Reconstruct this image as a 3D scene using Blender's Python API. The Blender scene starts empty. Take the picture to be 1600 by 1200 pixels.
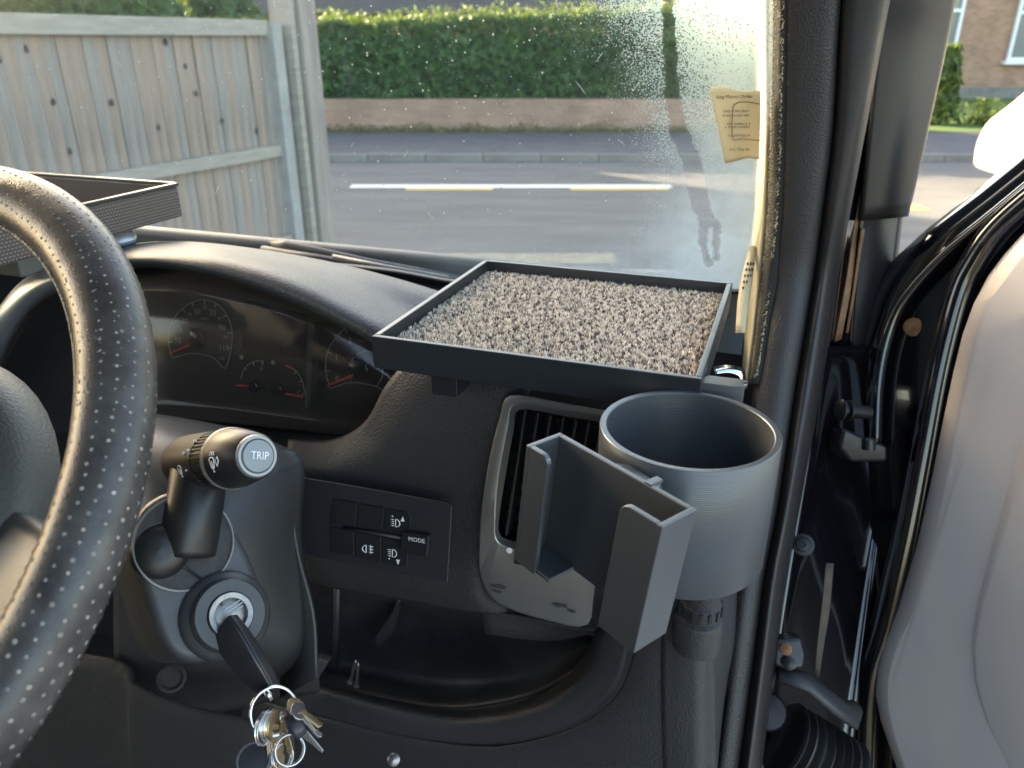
import bpy, bmesh, math, random
from mathutils import Vector, Matrix, noise as mnoise
random.seed(7)
R = math.radians
S = bpy.context.scene
COL = S.collection

# ------------------------------------------------------------------ camera
FPX, PITCH, CAMZ = 1209.0, R(24), 1.75
CAM = Vector((0, 0, CAMZ))
cd = bpy.data.cameras.new('camera'); cam = bpy.data.objects.new('camera', cd); COL.objects.link(cam)
cam.location = CAM; cam.rotation_euler = (math.pi / 2 - PITCH, 0, 0)
cd.sensor_width = 36; cd.lens = 36 * FPX / 1600; cd.clip_start = 0.01; cd.clip_end = 400
cd.dof.use_dof = True; cd.dof.focus_distance = 0.52; cd.dof.aperture_fstop = 11.5
S.camera = cam

# ------------------------------------------------------------------ light
SUN_AZ, SUN_EL = R(-47), R(16)         # azimuth from +y towards +x
w = bpy.data.worlds.new('World'); S.world = w; w.use_nodes = True
nt = w.node_tree; nt.nodes.clear()
sky = nt.nodes.new('ShaderNodeTexSky'); sky.sky_type = 'NISHITA'; sky.sun_disc = False
sky.dust_density = 2.5; sky.ozone_density = .9; sky.sun_elevation = SUN_EL; sky.sun_rotation = SUN_AZ
bg = nt.nodes.new('ShaderNodeBackground'); bg.inputs[1].default_value = 0.15
wo = nt.nodes.new('ShaderNodeOutputWorld')
nt.links.new(sky.outputs[0], bg.inputs[0]); nt.links.new(bg.outputs[0], wo.inputs[0])
sl = bpy.data.lights.new('sun', 'SUN'); sl.energy = 5.0; sl.angle = R(0.6); sl.color = (1, .86, .66)
sun = bpy.data.objects.new('sun', sl); COL.objects.link(sun)
sdir = Vector((math.sin(SUN_AZ) * math.cos(SUN_EL), math.cos(SUN_AZ) * math.cos(SUN_EL), math.sin(SUN_EL)))
sun.rotation_euler = sdir.to_track_quat('Z', 'Y').to_euler()
vs = S.view_settings
vs.view_transform = 'Standard'; vs.look = 'None'; vs.exposure = 2.8; vs.gamma = 1; vs.use_white_balance = True; vs.white_balance_temperature = 7500
S.cycles.max_bounces = 8; S.cycles.transparent_max_bounces = 12
S.cycles.use_denoising = True
S.cycles.caustics_reflective = False; S.cycles.caustics_refractive = False

# ------------------------------------------------------------------ frames
_fw = Vector((0, math.cos(PITCH), -math.sin(PITCH))); _up = Vector((0, math.sin(PITCH), math.cos(PITCH))); _rt = Vector((1, 0, 0))
VX = Vector((.9412, -.3379, 0)); VY = Vector((.3379, .9412, 0)); VZ = Vector((0, 0, 1))   # the van: right, ahead, up
def ray(x, y): return _fw + _rt * ((x - 800) / FPX) - _up * ((y - 600) / FPX)
def P(x, y, d): return CAM + ray(x, y) * d
def QP(x, y, p0, n): r = ray(x, y); return CAM + r * ((p0 - CAM).dot(n) / r.dot(n))
def V(u, v, w_): return CAM + VX * u + VY * v + VZ * w_
def Q(x, y, v): return QP(x, y, V(0, v, 0), VY)
def QW(x, y, w_): return QP(x, y, V(0, 0, w_), VZ)
def G(x, y, z=0.0): return QP(x, y, Vector((0, 0, z)), VZ)
def pix(p):
    q = p - CAM; d = q.dot(_fw); return (800 + FPX * q.dot(_rt) / d, 600 - FPX * q.dot(_up) / d)
DN = (-VY + VZ * .14).normalized()
def DF(x, y, off=0.0): return QP(x, y, V(0, .478, -.25) + DN * off, DN)
CN = (-VY + VZ * .22).normalized()
def CF(x, y, off=0.0): return QP(x, y, V(0, .60, -.25) + CN * off, CN)

# ------------------------------------------------------------------ materials
def mat(name, col, rough=.5, metal=0., grain=0., gs=900., var=0., vscale=8., col2=None, spec=.5, coat=0., stretch=None, sheen=0., voro=False):
    m = bpy.data.materials.new(name); m.use_nodes = True
    t = m.node_tree; b = t.nodes['Principled BSDF']; L = t.links.new
    b.inputs['Base Color'].default_value = (*col, 1); b.inputs['Roughness'].default_value = rough
    b.inputs['Metallic'].default_value = metal; b.inputs['Specular IOR Level'].default_value = spec
    b.inputs['Coat Weight'].default_value = coat; b.inputs['Sheen Weight'].default_value = sheen
    tc = t.nodes.new('ShaderNodeTexCoord'); mp = t.nodes.new('ShaderNodeMapping')
    L(tc.outputs['Object'], mp.inputs[0])
    if stretch: mp.inputs['Scale'].default_value = stretch
    if var > 0:
        n = t.nodes.new('ShaderNodeTexNoise'); n.inputs['Scale'].default_value = vscale; n.inputs['Detail'].default_value = 7; n.inputs['Roughness'].default_value = .65
        L(mp.outputs[0], n.inputs['Vector'])
        rp = t.nodes.new('ShaderNodeValToRGB'); rp.color_ramp.elements[0].position = .32; rp.color_ramp.elements[1].position = .68
        c2 = col2 or tuple(c * (1 - var) for c in col)
        rp.color_ramp.elements[0].color = (*c2, 1); rp.color_ramp.elements[1].color = (*col, 1)
        L(n.outputs[0], rp.inputs[0]); L(rp.outputs[0], b.inputs['Base Color'])
        mr = t.nodes.new('ShaderNodeMapRange'); mr.inputs['To Min'].default_value = min(1, rough * 1.25); mr.inputs['To Max'].default_value = rough * .8
        L(n.outputs[0], mr.inputs[0]); L(mr.outputs[0], b.inputs['Roughness'])
    if grain > 0:
        if voro: n2 = t.nodes.new('ShaderNodeTexVoronoi')
        else:
            n2 = t.nodes.new('ShaderNodeTexNoise'); n2.inputs['Detail'].default_value = 2
        n2.inputs['Scale'].default_value = gs; L(mp.outputs[0], n2.inputs['Vector'])
        bp = t.nodes.new('ShaderNodeBump'); bp.inputs['Strength'].default_value = grain; bp.inputs['Distance'].default_value = .4 / gs
        L(n2.outputs[0], bp.inputs['Height']); L(bp.outputs[0], b.inputs['Normal'])
    return m
def emit(m, col, s):
    b = m.node_tree.nodes['Principled BSDF']; b.inputs['Emission Color'].default_value = (*col, 1); b.inputs['Emission Strength'].default_value = s; return m

M = {}
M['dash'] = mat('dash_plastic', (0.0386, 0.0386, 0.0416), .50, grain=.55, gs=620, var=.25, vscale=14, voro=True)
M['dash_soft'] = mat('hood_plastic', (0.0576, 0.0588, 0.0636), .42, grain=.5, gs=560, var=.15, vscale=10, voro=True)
M['smooth'] = mat('smooth_plastic', (0.0360, 0.0368, 0.0396), .42, grain=.12, gs=1200, var=.2, vscale=25)
M['panel'] = mat('switch_panel_plastic', (0.0253, 0.0260, 0.0298), .45, grain=.1, gs=1500, var=.15, vscale=30)
M['button'] = mat('button_plastic', (0.0156, 0.0162, 0.0192), .40, grain=.1, gs=1500)
M['col'] = mat('column_plastic', (0.0535, 0.0544, 0.0569), .42, grain=.12, gs=1300, var=.25, vscale=22)
M['stalk'] = mat('stalk_plastic', (0.0210, 0.0203, 0.0203), .38, grain=.1, gs=1500, var=.35, vscale=60)
M['dustblack'] = mat('dusty_black', (.030, .028, .026), .6, grain=.3, gs=1500, var=.7, vscale=300, col2=(.012, .011, .011))
M['pocket'] = mat('dusty_pocket', (.050, .049, .050), .55, grain=.3, gs=700, var=.5, vscale=30, col2=(.026, .026, .029))
M['cluster'] = mat('cluster_black', (.012, .012, .013), .18, spec=.4)
M['lens'] = mat('dial_black', (.010, .010, .011), .35)
M['white'] = mat('white_print', (.85, .85, .85), .5)
M['dimwhite'] = mat('dim_print', (.30, .30, .29), .5)
M['red'] = mat('needle_red', (.75, .06, .035), .4)
M['silver'] = mat('silver_trim', (.34, .33, .315), .40, metal=.75, grain=.06, gs=900, var=.12, vscale=20)
M['scuff'] = mat('scuff_dark', (.04, .042, .035), .7)
M['btngrey'] = mat('trip_button', (.20, .22, .24), .38)
M['ring'] = mat('grey_ring', (.25, .25, .25), .35, metal=.3)
M['tray'] = mat('tray_print', (.055, .062, .070), .30, metal=.65, grain=.05, gs=1.0, stretch=(6, 6, 2200))
M['carpetback'] = mat('carpet_backing', (.12, .10, .085), .95)
M['chrome'] = mat('chrome', (.80, .80, .80), .12, metal=1)
M['brass'] = mat('brass', (.62, .46, .27), .28, metal=1, var=.4, vscale=150)
M['steel'] = mat('key_steel', (.60, .59, .57), .25, metal=1, var=.35, vscale=120)
M['lock'] = mat('lock_nickel', (.30, .29, .27), .42, metal=1, var=.3, vscale=200)
M['keyblack'] = mat('key_plastic', (.030, .030, .034), .33, var=.3, vscale=90)
M['leather'] = mat('wheel_leather', (.085, .078, .074), .36, grain=.16, gs=900, var=.5, vscale=42, col2=(.026, .023, .022), voro=True)
M['worn'] = mat('wheel_worn_leather', (.12, .115, .11), .5, grain=.7, gs=500, var=.4, vscale=60, voro=True)
M['perf'] = mat('perforation_dust', (.40, .35, .32), .8, var=.6, vscale=90)
M['hub'] = mat('hub_cover', (.050, .049, .045), .45, grain=.2, gs=500, voro=True)
M['spoke'] = mat('spoke_paint', (.085, .082, .070), .42, metal=.3, var=.15, vscale=20)
M['arc'] = mat('binnacle_silver', (.46, .48, .52), .3, metal=.6)
M['weave'] = mat('woven_side', (.095, .076, .068), .7)
M['block'] = mat('grey_block', (.20, .20, .19), .5)
M['cream'] = mat('cream_trim', (.68, .57, .36), .55, grain=.1, gs=900)
M['fleece'] = mat('pillar_flock', (0.0160, 0.0150, 0.0120), .9)
M['pillar'] = mat('pillar_trim', (0.0255, 0.0234, 0.0242), .5, grain=.6, gs=620, voro=True)
M['rubber'] = mat('door_seal_rubber', (0.0189, 0.0178, 0.0184), .45, grain=.15, gs=700, var=.3, vscale=40)
M['post'] = mat('frame_satin', (.026, .022, .021), .38, var=.2, vscale=12)
M['paint'] = mat('black_paint', (.006, .006, .008), .12, spec=.5, coat=.7, var=.4, vscale=30)
M['doorlin'] = mat('door_lining', (.50, .455, .44), .62, grain=.12, gs=900, var=.06, vscale=9)
M['rust'] = mat('rusty_screw', (.34, .15, .06), .75, var=.6, vscale=160, grain=.4, gs=700)
M['bolt'] = mat('bolt_zinc', (.32, .31, .31), .35, metal=.9, var=.4, vscale=120)
M['hinge'] = mat('hinge_metal', (0.0262, 0.0273, 0.0297), .35, metal=.3, var=.4, vscale=80)
M['orange'] = mat('warm_reflection', (.36, .19, .09), .6, var=.5, vscale=60)  # orange painted in for the sunlit road mirrored in black bodywork
M['dullstrip'] = mat('dim_reflection', (.085, .060, .045), .6, var=.3, vscale=60)  # dimmer copy of the painted warm reflection
M['roof'] = mat('van_headlining', (.14, .135, .13), .9)
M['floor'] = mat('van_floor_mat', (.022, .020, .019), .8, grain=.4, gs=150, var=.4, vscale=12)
M['wiper'] = mat('wiper_black', (.014, .014, .015), .45)
M['cowl'] = mat('scuttle_black', (.022, .022, .024), .55)
M['asphalt'] = mat('asphalt', (.140, .139, .135), .85, grain=.5, gs=60, var=.35, vscale=1.1, stretch=(.5, 2.2, 1))
M['forecourt'] = mat('forecourt', (.33, .32, .31), .85, grain=.5, gs=60, var=.3, vscale=3)
M['pavement'] = mat('pavement_asphalt', (.10, .098, .105), .85, var=.3, vscale=2)
M['kerb'] = mat('kerb_concrete', (.24, .23, .21), .8, var=.35, vscale=3)
M['grass'] = mat('grass', (.075, .15, .022), .8, var=.4, vscale=14)
M['verge'] = mat('verge_soil', (.17, .15, .075), .9, var=.5, vscale=4)
M['linewhite'] = mat('line_white', (.80, .80, .78), .7, var=.15, vscale=3)
M['lineyellow'] = mat('line_yellow', (.72, .50, .12), .7, var=.2, vscale=3)
M['palemark'] = mat('worn_pale_mark', (.36, .31, .17), .8, var=.5, vscale=5, col2=(.20, .19, .16))
M['wood'] = mat('fence_wood', (.44, .345, .27), .8, grain=.3, gs=30, var=.42, vscale=1.0, col2=(.24, .185, .15), stretch=(16, 16, 1.2))
M['wood2'] = mat('fence_wood_weathered', (.40, .355, .31), .8, grain=.3, gs=30, var=.42, vscale=1.0, col2=(.22, .195, .17), stretch=(16, 16, 1.2))
M['rail'] = mat('fence_rail', (.40, .37, .31), .8, var=.3, vscale=2, stretch=(2, 2, 14))
M['knot'] = mat('wood_knot', (.06, .048, .04), .8)
M['concrete'] = mat('concrete_post', (.40, .40, .38), .85, var=.3, vscale=6)
M['leaf'] = mat('hedge_leaf', (.060, .165, .030), .42, var=.5, vscale=2.2, col2=(.022, .075, .020))
M['leaflit'] = mat('hedge_lit_leaf', (.15, .20, .025), .45, var=.3, vscale=3)  # yellow-green paints in the sun on the hedge top
M['hedgecore'] = mat('hedge_core', (.010, .022, .007), .9)
M['shrub'] = mat('shrub_leaf', (.10, .15, .035), .5, var=.4, vscale=4)
M['tile'] = mat('roof_tile', (.07, .065, .065), .8, var=.3, vscale=5, stretch=(1, 1, 8))
M['upvc'] = mat('white_upvc', (.78, .80, .84), .35)
M['pane'] = mat('window_pane', (.18, .21, .21), .06, spec=.8)
M['carwhite'] = mat('white_car_paint', (.82, .80, .74), .2, coat=.6)
M['carglass'] = mat('car_glass', (.03, .03, .03), .05)
M['tyre'] = mat('tyre', (.02, .02, .02), .8)
M['paper'] = mat('permit_paper', (.88, .64, .34), .7, var=.08, vscale=20)
M['ink'] = mat('ink', (.16, .10, .07), .7)

def leafmat(m):
    t = m.node_tree; b = t.nodes['Principled BSDF']; o = t.nodes['Material Output']; tr = t.nodes.new('ShaderNodeBsdfTranslucent')
    tr.inputs[0].default_value = (.18, .26, .03, 1); mx = t.nodes.new('ShaderNodeMixShader'); mx.inputs[0].default_value = .28
    t.links.new(b.outputs[0], mx.inputs[1]); t.links.new(tr.outputs[0], mx.inputs[2]); t.links.new(mx.outputs[0], o.inputs[0])
for k in ('leaf', 'leaflit', 'shrub'): leafmat(M[k])

def brickmat(name, c1, c2, mortar, scale):
    m = mat(name, c1, .85); t = m.node_tree; b = t.nodes['Principled BSDF']; L = t.links.new
    tc = t.nodes.new('ShaderNodeTexCoord'); sx = t.nodes.new('ShaderNodeSeparateXYZ'); cx = t.nodes.new('ShaderNodeCombineXYZ')
    L(tc.outputs['Object'], sx.inputs[0]); L(sx.outputs['X'], cx.inputs['X']); L(sx.outputs['Z'], cx.inputs['Y'])
    br = t.nodes.new('ShaderNodeTexBrick'); L(cx.outputs[0], br.inputs['Vector'])
    br.inputs['Color1'].default_value = (*c1, 1); br.inputs['Color2'].default_value = (*c2, 1); br.inputs['Mortar'].default_value = (*mortar, 1)
    br.inputs['Scale'].default_value = scale; br.inputs['Mortar Size'].default_value = .015; br.inputs['Brick Width'].default_value = .5; br.inputs['Row Height'].default_value = .17
    n = t.nodes.new('ShaderNodeTexNoise'); n.inputs['Scale'].default_value = 2.2; n.inputs['Detail'].default_value = 6; L(tc.outputs['Object'], n.inputs['Vector'])
    mx = t.nodes.new('ShaderNodeMix'); mx.data_type = 'RGBA'; mx.blend_type = 'MULTIPLY'; mx.inputs[0].default_value = .6
    L(br.outputs[0], mx.inputs['A']); L(n.outputs[0], mx.inputs['B']); L(mx.outputs['Result'], b.inputs['Base Color'])
    bp = t.nodes.new('ShaderNodeBump'); bp.inputs['Distance'].default_value = .01; bp.invert = True; L(br.outputs['Fac'], bp.inputs['Height']); L(bp.outputs[0], b.inputs['Normal'])
    return m
M['brick'] = brickmat('house_brick', (.62, .35, .23), (.48, .26, .17), (.56, .46, .38), 2.2)
M['brick2'] = brickmat('garden_brick', (.60, .38, .26), (.46, .29, .20), (.48, .40, .34), 2.2)

def carpet_mat():
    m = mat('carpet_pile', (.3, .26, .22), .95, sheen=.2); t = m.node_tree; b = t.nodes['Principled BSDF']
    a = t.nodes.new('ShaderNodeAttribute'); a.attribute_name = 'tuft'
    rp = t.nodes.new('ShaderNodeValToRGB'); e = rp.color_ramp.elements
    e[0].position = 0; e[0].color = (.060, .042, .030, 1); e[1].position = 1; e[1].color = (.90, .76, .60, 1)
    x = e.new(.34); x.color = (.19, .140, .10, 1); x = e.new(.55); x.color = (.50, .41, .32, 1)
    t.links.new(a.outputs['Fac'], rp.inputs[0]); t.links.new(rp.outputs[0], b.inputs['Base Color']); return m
M['pile'] = carpet_mat()

def cup_mat():
    m = mat('silk_print', (.115, .127, .138), .30, metal=.55); t = m.node_tree; b = t.nodes['Principled BSDF']; L = t.links.new
    tc = t.nodes.new('ShaderNodeTexCoord'); sx = t.nodes.new('ShaderNodeSeparateXYZ'); L(tc.outputs['Object'], sx.inputs[0])
    mu = t.nodes.new('ShaderNodeMath'); mu.operation = 'MULTIPLY'; mu.inputs[1].default_value = 2 * math.pi / .0011; L(sx.outputs['Z'], mu.inputs[0])
    si = t.nodes.new('ShaderNodeMath'); si.operation = 'SINE'; L(mu.outputs[0], si.inputs[0])
    n = t.nodes.new('ShaderNodeTexNoise'); n.inputs['Scale'].default_value = 1; n.inputs['Detail'].default_value = 3
    mp = t.nodes.new('ShaderNodeMapping'); mp.inputs['Scale'].default_value = (4, 4, 420); L(tc.outputs['Object'], mp.inputs[0]); L(mp.outputs[0], n.inputs['Vector'])
    ad = t.nodes.new('ShaderNodeMath'); ad.operation = 'MULTIPLY_ADD'; ad.inputs[1].default_value = 1.6; L(n.outputs[0], ad.inputs[0]); L(si.outputs[0], ad.inputs[2])
    bp = t.nodes.new('ShaderNodeBump'); bp.inputs['Strength'].default_value = .35; bp.inputs['Distance'].default_value = .00012; L(ad.outputs[0], bp.inputs['Height']); L(bp.outputs[0], b.inputs['Normal'])
    b.inputs['Anisotropic'].default_value = .4
    return m
M['cup'] = cup_mat()

def glass_mat():
    m = bpy.data.materials.new('windscreen_glass'); m.use_nodes = True; t = m.node_tree; t.nodes.clear(); L = t.links.new; N = t.nodes.new
    o = N('ShaderNodeOutputMaterial'); tr = N('ShaderNodeBsdfTransparent'); tr.inputs[0].default_value = (.92, .935, .93, 1)
    gl = N('ShaderNodeBsdfGlossy'); gl.inputs['Roughness'].default_value = .02
    mx = N('ShaderNodeMixShader'); mx.inputs[0].default_value = .05; L(tr.outputs[0], mx.inputs[1]); L(gl.outputs[0], mx.inputs[2])
    df = N('ShaderNodeBsdfDiffuse'); df.inputs[0].default_value = (.82, .86, .86, 1)
    tl = N('ShaderNodeBsdfRefraction'); tl.inputs['Color'].default_value = (.86, .97, 1.0, 1); tl.inputs['Roughness'].default_value = .62; tl.inputs['IOR'].default_value = 1.12
    tz = N('ShaderNodeBsdfTranslucent'); tz.inputs[0].default_value = (.44, .64, .80, 1)
    d0 = N('ShaderNodeMixShader'); d0.inputs[0].default_value = .50; L(df.outputs[0], d0.inputs[1]); L(tz.outputs[0], d0.inputs[2])
    ds = N('ShaderNodeMixShader'); ds.inputs[0].default_value = .62; L(d0.outputs[0], ds.inputs[1]); L(tl.outputs[0], ds.inputs[2])
    at = N('ShaderNodeAttribute'); at.attribute_name = 'mist'; tc = N('ShaderNodeTexCoord')
    sp = N('ShaderNodeSeparateColor'); L(at.outputs['Color'], sp.inputs[0])
    n1 = N('ShaderNodeTexNoise'); n1.inputs['Scale'].default_value = 700; n1.inputs['Detail'].default_value = 2.5; n1.inputs['Roughness'].default_value = .6; L(tc.outputs['Object'], n1.inputs['Vector'])
    n2 = N('ShaderNodeTexNoise'); n2.inputs['Scale'].default_value = 26; n2.inputs['Detail'].default_value = 5; L(tc.outputs['Object'], n2.inputs['Vector'])
    # beads: threshold the fine noise against coverage (red); soft film is green
    a1 = N('ShaderNodeMath'); a1.operation = 'MULTIPLY_ADD'; a1.inputs[1].default_value = .35; L(n2.outputs[0], a1.inputs[0]); L(sp.outputs[0], a1.inputs[2])
    a2 = N('ShaderNodeMath'); a2.operation = 'MULTIPLY_ADD'; a2.inputs[1].default_value = 1.5; L(n1.outputs[0], a2.inputs[0]); L(a1.outputs[0], a2.inputs[2])
    mr = N('ShaderNodeMapRange'); mr.inputs['From Min'].default_value = 1.20; mr.inputs['From Max'].default_value = 1.32; mr.inputs['To Max'].default_value = .70; L(a2.outputs[0], mr.inputs[0])
    f1 = N('ShaderNodeMath'); f1.operation = 'MULTIPLY'; L(sp.outputs[1], f1.inputs[0]); L(n2.outputs[0], f1.inputs[1])
    f2 = N('ShaderNodeMath'); f2.operation = 'MAXIMUM'; L(mr.outputs[0], f2.inputs[0]); L(f1.outputs[0], f2.inputs[1])
    # a thin even film of road dust over the whole pane
    f3 = N('ShaderNodeMath'); f3.operation = 'ADD'; f3.inputs[1].default_value = .045; f3.use_clamp = True; L(f2.outputs[0], f3.inputs[0])
    m2 = N('ShaderNodeMixShader'); L(f3.outputs[0], m2.inputs[0]); L(mx.outputs[0], m2.inputs[1]); L(ds.outputs[0], m2.inputs[2]); L(m2.outputs[0], o.inputs[0])
    return m
M['glass'] = glass_mat()
M['speck'] = mat('dried_speck', (.85, .84, .80), .7)

# ------------------------------------------------------------------ builders
ORG = {}
def org(o): return ORG.get(o.name, Vector((0, 0, 0)))
def put(o, at, parent):
    ORG[o.name] = Vector(at)
    if parent is not None:
        o.parent = parent; o.location = Vector(at) - org(parent)
    else: o.location = at
def thing(name, label, cat, loc, group=None):
    o = bpy.data.objects.new(name, None); o.empty_display_size = .02; COL.objects.link(o); put(o, loc, None)
    o['label'] = label; o['category'] = cat
    if group: o['group'] = group
    return o
def tag(o, label, cat, group=None):
    o['label'] = label; o['category'] = cat
    if group: o['group'] = group
    return o
def mk(name, verts, faces, m, parent=None, smooth=False, bevel=0, seg=3, solid=0, soff=0, sub=0, kind=None, recalc=True):
    verts = [Vector(v) for v in verts]
    lo = [min(v[i] for v in verts) for i in range(3)]; hi = [max(v[i] for v in verts) for i in range(3)]
    at = Vector(((lo[0] + hi[0]) / 2, (lo[1] + hi[1]) / 2, lo[2]))
    me = bpy.data.meshes.new(name); me.from_pydata([v - at for v in verts], [], faces); me.update()
    if recalc:
        bm = bmesh.new(); bm.from_mesh(me); bmesh.ops.recalc_face_normals(bm, faces=bm.faces); bm.to_mesh(me); bm.free()
    if smooth:
        me.polygons.foreach_set('use_smooth', [True] * len(me.polygons))
    me.materials.append(M[m] if isinstance(m, str) else m)
    o = bpy.data.objects.new(name, me); COL.objects.link(o); put(o, at, parent)
    if solid:
        k = o.modifiers.new('s', 'SOLIDIFY'); k.thickness = solid; k.offset = soff
    if bevel:
        k = o.modifiers.new('b', 'BEVEL'); k.width = bevel; k.segments = seg; k.limit_method = 'ANGLE'; k.angle_limit = R(35)
        me.polygons.foreach_set('use_smooth', [True] * len(me.polygons))
        k2 = o.modifiers.new('n', 'WEIGHTED_NORMAL'); k2.keep_sharp = True
    if sub:
        k = o.modifiers.new('u', 'SUBSURF'); k.levels = sub; k.render_levels = sub
    if kind: o['kind'] = kind
    return o
def cat_rom(pts, n, closed=False):
    pts = [Vector(p) for p in pts]; k = len(pts)
    if k == 2 and not closed: return [pts[0].lerp(pts[1], i / (n - 1)) for i in range(n)]
    segs = k if closed else k - 1; out = []
    for i in range(n):
        s = i / (n if closed else n - 1) * segs; j = min(int(s), segs - 1); f = s - j
        g = lambda q: pts[q % k] if closed else (pts[q] if 0 <= q < k else (pts[0] * 2 - pts[1] if q < 0 else pts[-1] * 2 - pts[-2]))
        a, b, c, d = g(j - 1), g(j), g(j + 1), g(j + 2)
        out.append(.5 * ((2 * b) + (c - a) * f + (2 * a - 5 * b + 4 * c - d) * f * f + (3 * b - a - 3 * c + d) * f ** 3))
    return out
def loft(name, rows, m, parent=None, n=24, per=4, solid=.003, closed=False, straight=False, smooth=True, kind=None, soff=0):
    rows = [cat_rom(r, n, closed) for r in rows]
    if not straight and len(rows) > 2:
        cols = [cat_rom([r[i] for r in rows], (len(rows) - 1) * per + 1) for i in range(n)]
        rows = [[c[j] for c in cols] for j in range(len(cols[0]))]
    vs_ = [p for r in rows for p in r]; fs = []
    for j in range(len(rows) - 1):
        for i in range(n if closed else n - 1):
            a = j * n + i; b = j * n + (i + 1) % n; fs.append((a, b, b + n, a + n))
    return mk(name, vs_, fs, m, parent, smooth=smooth, solid=solid, soff=soff, kind=kind)
def prism(name, poly, off, m, parent=None, bevel=.001, seg=2, smooth=False):
    n = len(poly); off = Vector(off)
    vs_ = [Vector(p) for p in poly] + [Vector(p) + off for p in poly]
    fs = [tuple(range(n)), tuple(range(2 * n - 1, n - 1, -1))] + [(i, (i + 1) % n, (i + 1) % n + n, i + n) for i in range(n)]
    return mk(name, vs_, fs, m, parent, bevel=bevel, seg=seg, smooth=smooth)
def box(name, c, ax, ay, az, m, parent=None, bevel=0, seg=2):   # half-axis vectors
    c = Vector(c); vs_ = [c + ax * i + ay * j + az * k for i in (-1, 1) for j in (-1, 1) for k in (-1, 1)]
    fs = [(0, 1, 3, 2), (4, 6, 7, 5), (0, 4, 5, 1), (2, 3, 7, 6), (0, 2, 6, 4), (1, 5, 7, 3)]
    return mk(name, vs_, fs, m, parent, bevel=bevel, seg=seg)
def basis(ax):
    ax = Vector(ax).normalized(); a = Vector((0, 0, 1)) if abs(ax.z) < .9 else Vector((1, 0, 0))
    e1 = a.cross(ax).normalized(); return e1, ax.cross(e1), ax
def lathe(name, c, ax, prof, m, parent=None, n=40, smooth=True, bevel=0, caps=True, sx=1., e1=None):
    b1, b2, a = basis(ax)
    if e1 is not None: b1 = (Vector(e1) - a * Vector(e1).dot(a)).normalized(); b2 = a.cross(b1)
    c = Vector(c); vs_ = []; fs = []
    for r, h in prof:
        for i in range(n):
            t = 2 * math.pi * i / n; vs_.append(c + a * h + (b1 * math.cos(t) * sx + b2 * math.sin(t)) * r)
    for j in range(len(prof) - 1):
        for i in range(n):
            q = j * n + i; q2 = j * n + (i + 1) % n; fs.append((q, q2, q2 + n, q + n))
    if caps:
        if prof[0][0] > 1e-5: fs.append(tuple(range(n - 1, -1, -1)))
        if prof[-1][0] > 1e-5: fs.append(tuple(range((len(prof) - 1) * n, len(prof) * n)))
    o = mk(name, vs_, fs, m, parent, smooth=False)
    if smooth:
        me = o.data
        for p in me.polygons: p.use_smooth = len(p.vertices) == 4
        k = o.modifiers.new('e', 'EDGE_SPLIT'); k.split_angle = R(40)
    return o
def tube_data(path, r, n=8, closed=False, flat=1.0):
    pts = [Vector(p) for p in path]; k = len(pts); vs_ = []; fs = []
    rr = r if isinstance(r, (list, tuple)) else [r] * k; pe = None
    for i, p in enumerate(pts):
        t = (pts[(i + 1) % k] - pts[i - 1]) if closed else (pts[min(i + 1, k - 1)] - pts[max(i - 1, 0)])
        t.normalize()
        if pe is None: e1, e2, _ = basis(t)
        else:
            e1 = (pe - t * pe.dot(t)).normalized(); e2 = t.cross(e1)
        pe = e1
        for j in range(n):
            a = 2 * math.pi * j / n; vs_.append(p + (e1 * math.cos(a) + e2 * math.sin(a) * flat) * rr[i])
    for i in range(k if closed else k - 1):
        for j in range(n):
            a = i * n + j; b = i * n + (j + 1) % n; c = ((i + 1) % k) * n + (j + 1) % n; d = ((i + 1) % k) * n + j; fs.append((a, b, c, d))
    if not closed: fs += [tuple(range(n - 1, -1, -1)), tuple(range((k - 1) * n, k * n))]
    return vs_, fs
def tube(name, path, r, m, parent=None, n=8, closed=False, flat=1.0, smooth=True, kind=None):
    v, f = tube_data(path, r, n, closed, flat); return mk(name, v, f, m, parent, smooth=smooth, kind=kind)
def text(name, s, c, right, upv, h, m, parent, thick=.00015, spread=1.0):
    cu = bpy.data.curves.new(name, 'FONT'); cu.body = s; cu.size = 1; cu.align_x = 'CENTER'; cu.align_y = 'CENTER'; cu.resolution_u = 2
    tmp = bpy.data.objects.new('tmp', cu); me = bpy.data.meshes.new_from_object(tmp)
    bpy.data.objects.remove(tmp); bpy.data.curves.remove(cu)
    right = Vector(right).normalized(); upv = Vector(upv); upv = (upv - right * upv.dot(right)).normalized(); nn = right.cross(upv)
    k = h / .7
    vs_ = [Vector(c) + right * v.co.x * k * spread + upv * v.co.y * k + nn * thick for v in me.vertices]; fs = [tuple(p.vertices) for p in me.polygons]
    bpy.data.meshes.remove(me)
    return mk(name, vs_, fs, m, parent, recalc=False)
def poly_px(f, pts, off=0.0): return [f(x, y, off) for x, y in pts]

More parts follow.
